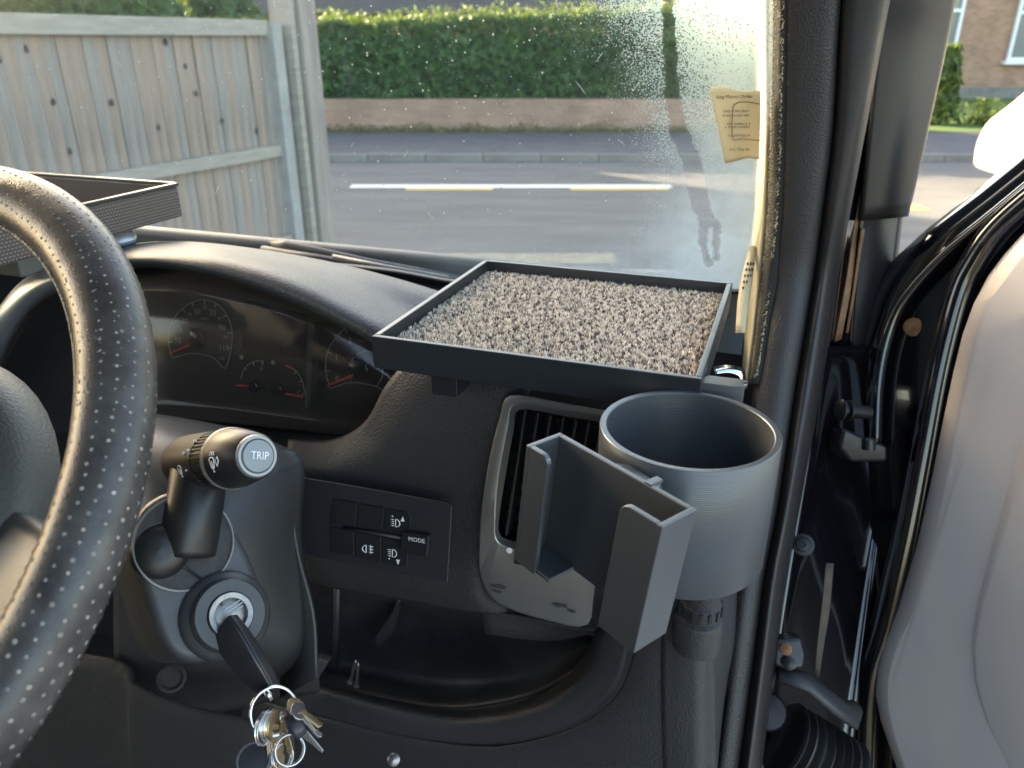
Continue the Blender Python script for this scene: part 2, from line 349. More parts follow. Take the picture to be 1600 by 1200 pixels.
# ================================================================== OUTSIDE
def struct(name, verts, faces, m): o = mk(name, verts, faces, m); o['kind'] = 'structure'; return o
def sheet(name, x0, x1, y0, y1, z, m, cuts=1): return struct(name, [(x0, y0, z), (x1, y0, z), (x1, y1, z), (x0, y1, z)], [(0, 1, 2, 3)], m)
KY = 12.45
sheet('ground', -90, 90, -20, 140, -.03, 'verge')
sheet('forecourt', -40, 40, -10, 6.3, .0, 'forecourt')
sheet('road', -60, 60, 6.3, KY, .004, 'asphalt')
pv = sheet('pavement', -60, 60, KY + .13, 15.6, .115, 'pavement')
def kerb_mesh():
    return [(-.445, 0, 0), (.445, 0, 0), (.445, .13, 0), (-.445, .13, 0), (-.445, .015, .12), (.445, .015, .12), (.445, .13, .12), (-.445, .13, .12)]
kf = [(0, 1, 2, 3), (4, 5, 6, 7), (0, 1, 5, 4), (1, 2, 6, 5), (2, 3, 7, 6), (3, 0, 4, 7)]
k0 = mk('kerb_stone', [Vector(v) + Vector((-8.1, KY, .0)) for v in kerb_mesh()], kf, 'kerb', pv, bevel=.012)
for i in range(1, 24):
    o = k0.copy(); COL.objects.link(o); o.location = k0.location + Vector((.9 * i, random.uniform(-.006, .006), random.uniform(-.006, .002)))
sheet('verge', -60, 6.4, 15.6, 16.0, .12, 'verge')
sheet('lawn', 6.4, 60, 15.6, 24.9, .125, 'grass')
def mark(name, x0, x1, y0, y1, m, label, z=.009):
    o = sheet(name, x0, x1, y0, y1, z, m); return o
cl = [G(550, 290), G(1050, 293)]
yc = (cl[0].y + cl[1].y) / 2
mark('centre_line', cl[0].x, cl[1].x, yc - .14, yc + .10, 'linewhite', '')
for a, b in ((632, 770), (892, 1050)): mark('yellow_marking', G(a, 299).x, G(b, 299).x, yc - .30, yc - .15, 'lineyellow', '')
mark('yellow_line', -4, .9, 6.42, 6.78, 'palemark', '')
g1 = G(1424, 325); mark('yellow_marking', g1.x - .25, g1.x + .14, g1.y - .16, g1.y + .16, 'lineyellow', '')
g1 = G(1405, 410); mark('yellow_marking', g1.x - .5, g1.x + .2, g1.y - .3, g1.y + .12, 'lineyellow', '')

# garden wall and hedge
gw = thing('garden_wall', 'low pinkish brick garden wall below the clipped hedge', 'wall', (0, 16.15, 0))
box('brickwork', (-1.3, 16.12, .36), Vector((7.6, 0, 0)), Vector((0, .11, 0)), Vector((0, 0, .33)), 'brick2', gw)
def leaves(name, spots, size, m, parent, kind='stuff'):
    vs_ = []; fs = []
    for p, nrm in spots:
        nrm = (Vector(nrm) + Vector((random.gauss(0, .75), random.gauss(0, .75), random.gauss(0, .75)))).normalized()
        e1, e2, a = basis(nrm); t = random.uniform(0, 6.28); s = size * random.uniform(.6, 1.3)
        d1 = e1 * math.cos(t) + e2 * math.sin(t); d2 = a.cross(d1); k = len(vs_)
        vs_ += [p - d1 * s, p + d2 * s * .45 + a * s * .12, p + d1 * s, p - d2 * s * .45 + a * s * .12]; fs += [(k, k + 1, k + 2), (k, k + 2, k + 3)]
    return mk(name, vs_, fs, m, parent, kind=kind, recalc=False)
hd = thing('clipped_hedge', 'clipped dark green hedge above the low brick wall across the road', 'hedge', (0, 16.9, .1))
HX0, HX1 = -8.6, 6.3
def htop(x): return 2.0 + .035 * (x + 4) + .10 * mnoise.noise((x * 1.3, 0, 2))
def hfront(x, z): return 16.2 + .16 * mnoise.noise((x * 1.5, z * 1.8, 5)) + .10 * mnoise.noise((x * 5, z * 5, 1))
box('core', ((HX0 + HX1) / 2, 17.1, 1.2), Vector(((HX1 - HX0) / 2 - .1, 0, 0)), Vector((0, .68, 0)), Vector((0, 0, .62)), 'hedgecore', hd)
sp = []
for i in range(26000):
    x = random.uniform(HX0, HX1); z = random.uniform(.52, htop(x) + .02)
    sp.append((Vector((x, hfront(x, z) + random.uniform(-.04, .16), z)), (0, -.8, .5)))
leaves('foliage', sp, .078, 'leaf', hd)
sp = []
for i in range(9000):
    x = random.uniform(HX0, HX1); y = random.uniform(16.2, 17.7); z = htop(x) + random.uniform(-.1, .06) + (random.random() ** 4) * .22
    sp.append((Vector((x, y, z)), (0, 0, 1)))
leaves('lit_top_leaves', sp, .055, 'leaflit', hd)
vt = []
for i in range(3800):
    x = random.uniform(-8, 6.3); y = random.uniform(15.55, 15.98)
    vt.append((Vector((x, y, .12 + random.random() ** 2 * .11 * (1 + mnoise.noise((x * 2, 0, 0))))), (0, -.3, .6)))
leaves('verge_grass', vt, .04, mat('verge_blade', (.20, .19, .06), .8, var=.5, vscale=4, col2=(.10, .07, .03)), None)
# bungalow behind the hedge: only its roof shows
bg_ = thing('bungalow', 'dark tiled bungalow roof just showing over the hedge', 'house', (-4, 30, 0))
prism('wall', [(-14, 28, 0), (6, 28, 0), (6, 36, 0), (-14, 36, 0)], (0, 0, 2.6), 'brick', bg_, bevel=.02)
prism('roof', [(-14.6, 27.4, 2.5), (-14.6, 36.6, 2.5), (-14.6, 32, 5.6)], (21.2, 0, 0), 'tile', bg_, bevel=.02)
# brick house on the right
hs = thing('brick_house', 'brown brick house with white framed windows across the road', 'house', (16, 25, 0))
HYF = 24.9
def hp(x, y): return QP(x, y, Vector((0, HYF, 0)), Vector((0, 1, 0)))
box('wall', (24, HYF + 3, 3.2), Vector((11.6, 0, 0)), Vector((0, 3, 0)), Vector((0, 0, 3.2)), 'brick', hs)
prism('roof', [(11.9, HYF - .5, 6.3), (11.9, HYF + 6.5, 6.3), (11.9, HYF + 3, 9)], (24.2, 0, 0), 'tile', hs, bevel=.02)
box('plinth', (24, HYF - .03, .28), Vector((11.6, 0, 0)), Vector((0, .04, 0)), Vector((0, 0, .16)), 'kerb', hs)
def hwin(x0, x1, z0, z1):
    w_ = box('window', ((x0 + x1) / 2, HYF - .015, (z0 + z1) / 2), Vector(((x1 - x0) / 2 - .05, 0, 0)), Vector((0, .02, 0)), Vector((0, 0, (z1 - z0) / 2 - .05)), 'pane', hs)
    t = .09
    for c, hx, hz in (((x0 + t / 2, z0 / 2 + z1 / 2), t / 2, (z1 - z0) / 2), ((x1 - t / 2, z0 / 2 + z1 / 2), t / 2, (z1 - z0) / 2), ((x0 / 2 + x1 / 2, z0 + t / 2), (x1 - x0) / 2 - t, t / 2), ((x0 / 2 + x1 / 2, z1 - t / 2), (x1 - x0) / 2 - t, t / 2), ((x0 / 2 + x1 / 2, z0 + (z1 - z0) * .68), (x1 - x0) / 2 - t, t / 2)):
        box('window_frame', (c[0], HYF - .06, c[1]), Vector((hx, 0, 0)), Vector((0, .05, 0)), Vector((0, 0, hz)), 'upvc', w_)
    box('sill', ((x0 + x1) / 2, HYF - .1, z0 - .05), Vector(((x1 - x0) / 2 + .1, 0, 0)), Vector((0, .1, 0)), Vector((0, 0, .045)), 'upvc', w_)
a = hp(1488, 92); b_ = hp(1570, 95)
hwin(a.x - 1.7, a.x, a.z, a.z + 1.9); hwin(b_.x, b_.x + 1.9, b_.z, b_.z + 1.9)
# shrub by the house
c = G(1472, 205); sb = thing('leafy_shrub', 'light green leafy shrub at the edge of the lawn', 'shrub', (c.x, 17.2, .12))
sp = []
for i in range(1500):
    t = random.uniform(0, 6.28); h = random.random(); r = (.55 - .25 * h) * math.sqrt(random.random())
    sp.append((Vector((c.x - .15 + r * math.cos(t), 17.2 + r * math.sin(t), .15 + 1.5 * h)), (math.cos(t), math.sin(t), .4)))
leaves('foliage', sp, .10, 'shrub', sb)
for i in range(5):
    t = i * 1.3; tube('stem', [(c.x - .15, 17.2, .1), (c.x - .15 + .1 * math.cos(t), 17.2 + .1 * math.sin(t), .7), (c.x - .15 + .22 * math.cos(t), 17.2 + .22 * math.sin(t), 1.3)], [.02, .015, .006], 'hedgecore', sb, n=5)
c = G(1510, 200); sb = thing('low_plant', 'small blue green plant beside the leafy shrub on the lawn', 'plant', (c.x, 17, .12))
sp = [(Vector((c.x + random.gauss(0, .22), 17 + random.gauss(0, .2), .14 + random.random() ** 1.6 * .5)), (0, -.2, 1)) for i in range(350)]
leaves('foliage', sp, .07, 'shrub', sb)

# fence with posts
FA = Vector((-1.90, 6.55, 0)); FD = Vector((-.45, -.893, 0)).normalized(); FN = Vector((.893, -.45, 0)).normalized()
fe = thing('timber_fence', 'weathered close board timber fence beside the road', 'fence', FA + FD * 2.5)
FH = 1.86
for i in range(58):
    s = .06 + i * .085; c = FA + FD * (s + .0425) + FN * (random.uniform(-.006, .006) + (.010 if i % 2 else 0)); hh = FH - .06 + random.uniform(-.01, .01)
    box('board', c + VZ * (hh / 2 + .03), FD * .0438, FN * .008, VZ * (hh / 2), 'wood' if random.random() < .6 else 'wood2', fe, bevel=.004, seg=1)
for z, hh in ((FH - .03, .055), (.93, .045), (.2, .045)):
    box('rail', FA + FD * 2.52 + FN * .045 + VZ * z, FD * 2.48, FN * .028, VZ * hh, 'rail', fe, bevel=.006)
random.seed(11)
for i in range(26):
    s = random.uniform(.1, 4.2); z = random.choice((random.uniform(.2, 1.7), random.uniform(1.1, 1.75)))
    c = FA + FD * s + FN * .0190 + VZ * z
    e = [c + FD * math.cos(t * .785) * random.uniform(.010, .018) + VZ * math.sin(t * .785) * random.uniform(.016, .030) for t in range(8)]
    prism('knot', e, FN * .0012, 'knot', fe, bevel=0)
cp = thing('concrete_post', 'slim grey concrete fence post between panel and timber post', 'post', FA + FD * .0)
box('shaft', FA + FD * -.01 + VZ * .93 + FN * .03, FD * .055, FN * .085, VZ * .93, 'concrete', cp, bevel=.012)
box('web', FA + FD * -.075 + VZ * .90 + FN * .0, FD * .022, FN * .035, VZ * .90, 'concrete', cp, bevel=.008)
gp = thing('gate_post', 'thick square timber gate post at the end of the fence', 'post', FA - FD * .3)
box('shaft', FA - FD * .27 + VZ * 1.15 + FN * .05, FD * .095, FN * .16, VZ * 1.15, 'wood2', gp, bevel=.01)
box('cover_board', FA - FD * .13 + VZ * 1.12 + FN * .09, FD * .03, FN * .085, VZ * 1.12, 'rail', gp, bevel=.006)
# evergreen trees behind the fence
def tree(x, y, h, r, label):
    t = thing('evergreen_tree', label, 'tree', (x, y, 0), 'evergreens behind the fence')
    tube('trunk', [(x, y, 0), (x + .05, y, h * .5), (x, y, h * .95)], [.16, .1, .02], 'hedgecore', t, n=7)
    sp = []
    for i in range(int(5200 * r)):
        a = random.uniform(0, 6.28); q = random.random(); rad = r * (1 - q) ** .55 * (.55 + .45 * random.random()) * (1 + .25 * mnoise.noise((math.cos(a) * 2 + x, math.sin(a) * 2, q * 9)))
        sp.append((Vector((x + rad * math.cos(a), y + rad * math.sin(a), .35 + q * (h - .3))), (math.cos(a), math.sin(a), .3)))
    leaves('crown', sp, .16, 'leaf', t)
tree(-12.0, 21.5, 4.4, 1.7, 'leftmost dark tree showing over the top of the fence')
tree(-9.0, 20.6, 3.9, 1.6, 'middle dark tree showing over the top of the fence')
tree(-8.0, 23.4, 4.2, 1.6, 'dark tree showing over the fence next to the gate post')
# added house, its ridge height set so its shadow covers the dash
sh = Vector((math.sin(SUN_AZ), math.cos(SUN_AZ), 0)); sq = Vector((math.cos(SUN_AZ), -math.sin(SUN_AZ), 0)); hc = sh * 28 + sq * .5
RZ = 1.75 - .13 + 28 * math.tan(SUN_EL)
nh = thing('shade_house', 'added brick house across the road, its ridge set to shade the dashboard', 'house', hc)
prism('wall', [hc + sq * a + sh * b for a, b in ((-8.5, -4), (8.2, -4), (8.2, 4), (-8.5, 4))], VZ * (RZ - 3.2), 'brick', nh, bevel=.02)
prism('roof', [hc - sq * 8.9 + sh * b + VZ * z for b, z in ((-4.5, RZ - 3.3), (4.5, RZ - 3.3), (0, RZ))], sq * 17.5, 'tile', nh, bevel=.01)
for a in (-6.2, -2.2, 2.0, 6.0):
    for z in (1.0, 3.7):
        w_ = box('window', hc + sq * a - sh * 4.02 + VZ * (z + .6), sq * .75, sh * .04, VZ * .6, 'pane', nh); box('sill', hc + sq * a - sh * 4.08 + VZ * (z - .06), sq * .85, sh * .1, VZ * .05, 'upvc', w_)
# white car on the road at the right
cc = G(1545, 300)
car = thing('white_van', 'glaring white vehicle nose just showing beyond the open driver door', 'van', (cc.x + 2.2, cc.y, 0))
cx0, cy0 = cc.x - .25, 9.3
prof = [(0, .30), (-.02, .60), (.05, .86), (.20, 1.03), (.36, 1.22), (.62, 1.62), (.95, 1.95), (1.6, 2.1), (3.4, 2.12), (4.5, 2.05), (4.6, 1.2), (4.55, .3)]
rows = []
for k in range(7):
    f = k / 6 * 2 - 1; s = 1 - .08 * abs(f) ** 3
    rows.append([Vector((cx0 + .16 * abs(f) ** 3 + x, cy0 + f * .86 * (1 - .12 * max(0, z - .95) / .5), z * (s if z > .5 else 1))) for x, z in prof])
loft('body', rows, 'carwhite', car, n=56, per=3, solid=.02)
for s_ in (-1, 1):
    for wx in (.75, 3.35):
        lathe('wheel', (cx0 + wx, cy0 + s_ * .78, .30), (0, s_, 0), [(.0, .09), (.19, .09), (.20, .07), (.30, .06), (.31, 0), (.30, -.09)], 'tyre', car, n=24)
    lathe('headlight', (cx0 + .12, cy0 + s_ * .58, .70), (-1, 0, .3), [(.10, -.05), (.10, .01), (.05, .03), (0, .035)], 'pane', car, n=16, sx=1.4)

# ================================================================== VAN BODY
van = thing('van_body', 'black van body with pillar trim, door seals and misted windscreen', 'van', V(-.5, .2, -1.0))
# windscreen
WA, WB = P(1166, 434, .80), P(1189, -20, .63)
WUP = (WB - WA).normalized(); WN = VX.cross(WUP).normalized(); WUP = WN.cross(VX).normalized()
def sm(a, b, x): t = max(0, min(1, (x - a) / (b - a))); return t * t * (3 - 2 * t)
DRIP = [((1040, -40), (1046, 60), 8), ((1046, 60), (1050, 140), 9), ((1050, 140), (1060, 205), 11), ((1060, 205), (1082, 255), 13), ((1082, 255), (1096, 320), 14), ((1096, 320), (1104, 345), 12), ((1104, 345), (1097, 378), 6), ((1097, 378), (1108, 412), 5), ((1104, 340), (1119, 352), 6), ((1119, 352), (1119, 400), 5)]
def segd(p, a, b):
    ax, ay = b[0] - a[0], b[1] - a[1]; t = max(0, min(1, ((p[0] - a[0]) * ax + (p[1] - a[1]) * ay) / (ax * ax + ay * ay)))
    return math.hypot(p[0] - a[0] - ax * t, p[1] - a[1] - ay * t)
def mist(x, y):
    st = 800 + (y / 110 * 70 if y < 110 else 70 + (y - 110) * .25)
    bead = sm(st, st + 260, x) * (1 - .5 * sm(200, 320, y)) * .46
    film = 1.15 * sm(985, 1110, x) * sm(40, 280, y) + .62 * sm(355, 425, y) * sm(520, 900, x) + .3 * sm(880, 1040, x) * sm(270, 380, y)
    bead += .06 * sm(1085, 1130, x) * (1 - sm(100, 190, y))
    k = 1.0
    wob = 3 * mnoise.noise((x * .05, y * .05, 0)) + 2.0 * mnoise.noise((x * .2, y * .2, 3))
    for a, b, r in DRIP: k = min(k, sm(r - 2 + wob, r + 3 + wob, segd((x, y), a, b)))
    return bead * k, film * (.15 + .85 * k)
def windscreen():
    us = [-1.75, -1.4, -1.1, -.8, -.6] + [-.6 + .0035 * i for i in range(1, 115)] + [-.2 + .0015 * i for i in range(0, 137)]
    ws = [-.10, -.05] + [-.05 + .0016 * i for i in range(1, 208)] + [.36, .5, .62]
    vs_ = []; att = []
    for w_ in ws:
        for u_ in us:
            p = WA + VX * u_ + WUP * w_ + WN * (.05 * (u_ ** 2)) * -1; vs_.append(p)
            x, y = pix(p); att.append(mist(x, y) if -60 < x < 1700 and -300 < y < 700 and u_ > -.75 else (0, 0))
    n = len(us); fs = [(j * n + i, j * n + i + 1, (j + 1) * n + i + 1, (j + 1) * n + i) for j in range(len(ws) - 1) for i in range(n - 1)]
    o = mk('windscreen', vs_, fs, 'glass', van, smooth=True, recalc=False)
    ca = o.data.color_attributes.new('mist', 'FLOAT_COLOR', 'POINT')
    for i, (a, b) in enumerate(att): ca.data[i].color = (a, b, 0, 1)
    return o
WS = windscreen()
random.seed(5)
vs_, fs = [], []
for i in range(300):
    x = random.choice((random.uniform(0, 1000), random.gauss(330, 240), random.uniform(480, 1000))); y = random.choice((random.uniform(0, 340), abs(random.gauss(0, 130))))
    if x < 0 or y > 370: continue
    p = QP(x, y, WA, WN) ; u_ = (p - WA).dot(VX); p = p - WN * (.05 * u_ * u_) + WN * .001
    s = random.choice((.0004, .0005, .0007, .0011)); st = 1.0; t = random.uniform(0, 6.28)
    if i % 24 == 0: st, s, t = random.uniform(15, 40), .00028, R(random.choice((38, 52, 130, 140)))
    d1 = VX * math.cos(t) - WUP * math.sin(t); d2 = WN.cross(d1); k = len(vs_)
    for j in range(6):
        a = j * 1.047; vs_.append(p + d1 * math.cos(a) * s * st * random.uniform(.7, 1.2) + d2 * math.sin(a) * s * random.uniform(.6, 1.2))
    vs_.append(p + WN * s * .5)
    fs += [(k + j, k + (j + 1) % 6, k + 6) for j in range(6)]
mk('dried_specks', vs_, fs, 'speck', WS, kind='stuff', recalc=False)
# scuttle panel under the glass and wiper
SCP = ((-250, 345), (0, 372), (200, 394), (420, 405), (600, 421), (740, 443), (1000, 452), (1165, 455))
def SC(x, y, o, dz): u_ = (QP(x, y, WA, WN) - WA).dot(VX); return QP(x, y, WA - WN * (.05 * u_ * u_ - o), WN) + VZ * dz
loft('scuttle', [[SC(x, y, o, dz) for x, y in SCP] for o, dz in ((.012, -.002), (-.004, -.001), (-.03, -.03), (-.20, -.12))], 'cowl', van, n=40)
# roof, far side, bulkhead, floor: the shell that keeps the cab dark
hz = WA + WUP * .62
HV, HW = (hz - CAM).dot(VY), (hz - CAM).z
prism('roof', [V(-1.75, HV + .02, HW), V(.02, HV + .02, HW), V(.04, -.7, HW + .06), V(-1.75, -.7, HW + .06)], (0, 0, .04), 'roof', van, bevel=.01)
prism('side_wall', [V(-1.76, -.7, -1.2), V(-1.76, .9, -1.2), V(-1.76, .9, -.2), V(-1.76, -.7, -.2)], -VX * .05, 'smooth', van, bevel=.01)
prism('bulkhead', [V(-1.75, -.72, -1.2), V(.05, -.72, -1.2), V(.05, -.72, HW), V(-1.75, -.72, HW)], -VY * .03, 'smooth', van, bevel=.01)
prism('cab_floor', [V(-1.75, -.7, -1.18), V(-.02, -.7, -1.18), V(-.02, .95, -1.18), V(-1.75, .95, -1.18)], (0, 0, -.04), 'floor', van, bevel=.01)
prism('firewall', [V(-1.75, .93, -1.18), V(.0, .93, -1.18), V(.0, .90, -.26), V(-1.75, .90, -.26)], VY * .03, 'smooth', van, bevel=.01)

# A pillar as lofts running down the door opening
YS = (-340, -200, -60, 60, 200, 330, 430, 520, 600, 700, 800, 900, 1000, 1100, 1270)
def lerp(t, a, b): return a + (b - a) * t
def tab(tb, y):
    for (y0, v0), (y1, v1) in zip(tb, tb[1:]):
        if y <= y1: return lerp((y - y0) / (y1 - y0), v0, v1)
    return tb[-1][1]
DEP = [(-60, .60), (430, .74), (600, .74), (800, .72), (1270, .70)]     # pillar depth at each picture row
LB = [(-60, 1186), (200, 1188), (330, 1182), (430, 1170), (520, 1166), (600, 1160), (1270, 1090)]
LC = [(-60, 1199), (200, 1200), (330, 1196), (430, 1187), (520, 1178), (600, 1168), (1270, 1095)]
LCF = [(-60, 1224), (200, 1219), (330, 1214), (430, 1204), (520, 1192), (600, 1178), (1270, 1100)]
LD = [(-60, 1318), (0, 1312), (200, 1300), (280, 1290), (416, 1272), (592, 1243), (800, 1212), (900, 1192), (1200, 1153), (1270, 1143)]
LE = [(-60, 1398), (0, 1387), (280, 1335), (416, 1309), (592, 1283), (800, 1245), (900, 1226), (1200, 1187), (1270, 1178)]
def strip(name, edges, m, ys=YS, per=3, n=30, solid=.003, parent=van):
    """edges: list of (table, depth offset); each becomes one rail of the loft"""
    rails = [[P(tab(tb, y) + dx, y, tab(DEP, y) + dd) for y in ys] for tb, dx, dd in edges]
    return loft(name, rails, m, parent, n=n, per=per, solid=solid)
YT = (-340, -200, -60, 60, 200, 330, 400, 470, 540, 600)
strip('pillar_edge_trim', [(LB, 2, .085), (LB, 0, .07), (LB, 5, .05), (LC, -3, .033), (LC, 0, .030), (LC, 2, .040)], 'cream', ys=YT, n=40)
strip('pillar_flocked_band', [(LC, 1, .034), (LC, 6, .026), (LCF, -3, .002), (LCF, 3, -.001), (LCF, 10, .0)], 'fleece', ys=YT, n=40)
strip('pillar_trim', [(LCF, 2, .006), (LCF, 14, -.004), (LD, -25, -.012), (LD, -6, -.010), (LD, 0, .0), (LD, 2, .03)], 'pillar', n=40)
strip('door_seal', [(LD, -2, .025), (LD, 2, .0), (LD, 14, -.014), (LE, -16, -.016), (LE, -4, -.006), (LE, 0, .012), (LE, 1, .04)], 'rubber', n=40)
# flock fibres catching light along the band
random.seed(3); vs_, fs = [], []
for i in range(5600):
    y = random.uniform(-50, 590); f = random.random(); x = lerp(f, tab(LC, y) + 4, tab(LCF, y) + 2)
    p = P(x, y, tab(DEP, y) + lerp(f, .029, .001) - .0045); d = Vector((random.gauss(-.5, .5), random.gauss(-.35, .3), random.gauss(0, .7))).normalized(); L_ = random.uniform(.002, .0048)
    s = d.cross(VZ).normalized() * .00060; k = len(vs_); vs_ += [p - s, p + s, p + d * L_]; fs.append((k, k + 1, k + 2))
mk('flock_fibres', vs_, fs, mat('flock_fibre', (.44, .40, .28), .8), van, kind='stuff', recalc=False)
# speaker grille wedge at the pillar foot
gr = loft('pillar_foot', [[P(1172, 385, .775), P(1160, 430, .765), P(1153, 470, .76), P(1150, 520, .755)], [P(1180, 385, .77), P(1176, 430, .76), P(1170, 470, .755), P(1164, 520, .75)]], 'cream', van, n=12)
for j in range(9):
    for i in range(3):
        y = 412 + j * 9.5; x = tab([(385, 1172), (430, 1161), (470, 1155), (520, 1151)], y) + 3 + i * 4.6
        box('grille_hole', P(x, y, .7595 - .0001 * j), _rt * .0008, _up * .0014, _fw * .0006, 'cowl', gr)
# outer pillar (satin), the metal behind the seal, strips coloured as warm reflections in the black paint, glossy hinge pillar
def band(name, pts_l, pts_r, dl, dr, m, parent=van, bulge=-.02, n=24, solid=.004, back=.05):
    k = len(pts_l); L_ = [P(x, y, lerp(i / (k - 1), *dl)) for i, (x, y) in enumerate(pts_l)]; R_ = [P(x, y, lerp(i / (k - 1), *dr)) for i, (x, y) in enumerate(pts_r)]
    mid = [(a + b) / 2 + (a - CAM).normalized() * bulge for a, b in zip(L_, R_)]
    q1 = [a.lerp(b, .12) + (a - CAM).normalized() * bulge * .55 for a, b in zip(L_, R_)]; q3 = [a.lerp(b, .88) + (a - CAM).normalized() * bulge * .55 for a, b in zip(L_, R_)]
    bl = [a + (a - CAM).normalized() * back for a in L_]; br = [a + (a - CAM).normalized() * back for a in R_]
    return loft(name, [bl, L_, q1, mid, q3, R_, br], m, parent, n=n, per=4, solid=solid)
band('outer_pillar', [(1440, -320), (1392, -60), (1372, 60), (1358, 200), (1345, 345)], [(1560, -320), (1500, -60), (1478, 60), (1448, 200), (1416, 338)], (.66, .80), (.68, .82), 'post')
band('outer_pillar_lower', [(1345, 330), (1332, 400), (1318, 500), (1308, 600)], [(1408, 330), (1400, 400), (1388, 500), (1372, 600)], (.83, .86), (.85, .87), 'post', bulge=-.006)
band('pillar_gap', [(1420, -320), (1372, -60), (1338, 200), (1312, 400), (1285, 600)], [(1450, -320), (1400, -60), (1365, 200), (1340, 400), (1325, 600)], (.69, .84), (.71, .86), 'paint', bulge=.006)
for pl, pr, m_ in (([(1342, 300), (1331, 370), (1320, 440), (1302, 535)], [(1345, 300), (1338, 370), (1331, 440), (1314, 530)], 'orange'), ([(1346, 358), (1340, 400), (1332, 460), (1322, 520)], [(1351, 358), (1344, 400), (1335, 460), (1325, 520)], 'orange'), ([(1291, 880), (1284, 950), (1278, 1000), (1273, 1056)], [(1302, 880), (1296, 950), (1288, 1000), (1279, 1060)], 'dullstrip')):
    band('reflection_strip', pl, pr, (.80, .835) if pl[0][1] < 600 else (.765, .765), (.80, .835) if pl[0][1] < 600 else (.765, .765), m_, bulge=-.001, solid=.001, back=.006, n=12)
band('hinge_pillar', [(1285, 540), (1262, 700), (1235, 860), (1205, 1050), (1170, 1270)], [(1420, 540), (1395, 700), (1370, 860), (1345, 1050), (1320, 1270)], (.80, .76), (.86, .80), 'paint', bulge=.01)

# ---- hinge hardware on the pillar
def bolt(name, x, y, d, r, m, parent, ax=None, washer=True):
    ax = ax or (CAM - P(x, y, d)).normalized(); c = P(x, y, d)
    prof = [(r * 1.5, 0), (r * 1.5, .002), (r * .95, .0025), (r, .004), (r * .9, .007), (r * .35, .0075), (r * .3, .005), (0, .005)] if washer else [(r, 0), (r, .003), (r * .6, .0045), (0, .005)]
    return lathe(name, c, ax, prof, m, parent, n=20)
bolt('pillar_bolt', 1255, 851, .755, .007, 'hinge', van)
st = lathe('check_stud', P(1308, 640, .775), (P(1360, 645, .78) - P(1308, 640, .775)), [(.006, 0), (.011, .003), (.011, .005), (.006, .006), (.006, .010), (.011, .011), (.011, .013), (.007, .014), (.007, .035)], 'hinge', van, n=20)
hg = prism('upper_hinge', [P(1318, 668, .765), P(1365, 690, .76), P(1388, 696, .76), P(1388, 722, .762), P(1330, 722, .765), P(1310, 700, .768)], _fw * .03, 'hinge', van, bevel=.004)
lathe('hinge_pin', P(1358, 700, .758), _up, [(.006, -.002), (.006, .008), (.004, .010), (0, .010)], 'button', hg, n=16)
h2 = prism('lower_hinge', [P(1212, 1000, .715), P(1255, 996, .715), P(1258, 1022, .714), P(1258, 1046, .71), P(1232, 1050, .71), P(1208, 1040, .712)], _fw * .02, 'hinge', van, bevel=.004)
bolt('hinge_rivet', 1228, 1014, .712, .0055, 'rust', h2, washer=False); bolt('hinge_screw', 1233, 1037, .708, .0060, 'button', h2, washer=False)
tube('check_strap', [P(1215, 1052, .715), P(1262, 1066, .712), P(1300, 1098, .715), P(1328, 1118, .72), P(1338, 1105, .74)], [.010, .012, .013, .013, .008], 'smooth', van, n=10, flat=.5)
# corrugated cable boot
c0, c1 = P(1225, 1150, .74), P(1330, 1210, .74); axb = (c1 - c0); prof = []
for i in range(41):
    f = i / 40; prof.append((.034 * (1 - .1 * f) + .0035 * math.sin(i * 2 * math.pi / 5.2), f * axb.length))
lathe('cable_boot', c0 + Vector((0, 0, -.004)), axb, prof, 'rubber', van, n=28)
lathe('boot_flange', P(1200, 1112, .745), (CAM - P(1200, 1112, .745)), [(.012, 0), (.018, .004), (.016, .010), (0, .012)], 'hinge', van, n=20)

# ================================================================== DRIVER DOOR
def DD(x, off=0): return lerp((x - 1300) / 300, .83, .70) + off
def dpoly(pts, off=0): return [P(x, y, DD(x, off)) for x, y in pts]
door = thing('driver_door', 'open black van driver door with pale grey inner lining', 'door', P(1500, 900, .8) - VZ * .5)
edge = [(1700, 160), (1600, 250), (1540, 299), (1480, 345), (1425, 395), (1398, 432), (1380, 470), (1366, 520), (1354, 570), (1346, 620), (1340, 700), (1330, 800), (1316, 900), (1300, 1000), (1284, 1100), (1270, 1290), (1800, 1290), (1800, 160)]
prism('door_shell', dpoly(edge, .03), _fw * .05, 'paint', door, bevel=.012, seg=4)
# raised flange rails that catch light
tube('frame_flange', [P(x, y, DD(x, .016)) for x, y in cat_rom([Vector((x, y, 0)) for x, y in [(1700, 215), (1600, 297), (1540, 346), (1480, 394), (1435, 440), (1405, 480), (1385, 530), (1372, 600), (1368, 700)]], 40) for x, y in [(x, y)]] if False else [P(q.x, q.y, DD(q.x, .016)) for q in cat_rom([Vector((x, y, 0)) for x, y in [(1700, 215), (1600, 297), (1540, 346), (1480, 394), (1435, 440), (1405, 480), (1385, 530), (1372, 600), (1368, 700)]], 40)], .006, 'paint', door, n=10)
tube('frame_rail', [P(q.x, q.y, DD(q.x, .004)) for q in cat_rom([Vector((x, y, 0)) for x, y in [(1700, 240), (1600, 318), (1550, 365), (1520, 410), (1500, 450), (1480, 520), (1462, 600), (1440, 720), (1415, 850), (1385, 980), (1358, 1080), (1350, 1290)]], 60)], .012, 'paint', door, n=12)
tube('weather_strip', [P(q.x, q.y, DD(q.x, .010)) for q in cat_rom([Vector((x, y, 0)) for x, y in [(1700, 258), (1600, 332), (1545, 392), (1510, 445), (1480, 500), (1462, 560), (1440, 680), (1410, 820), (1370, 980)]], 50)], .007, 'rubber', door, n=10)
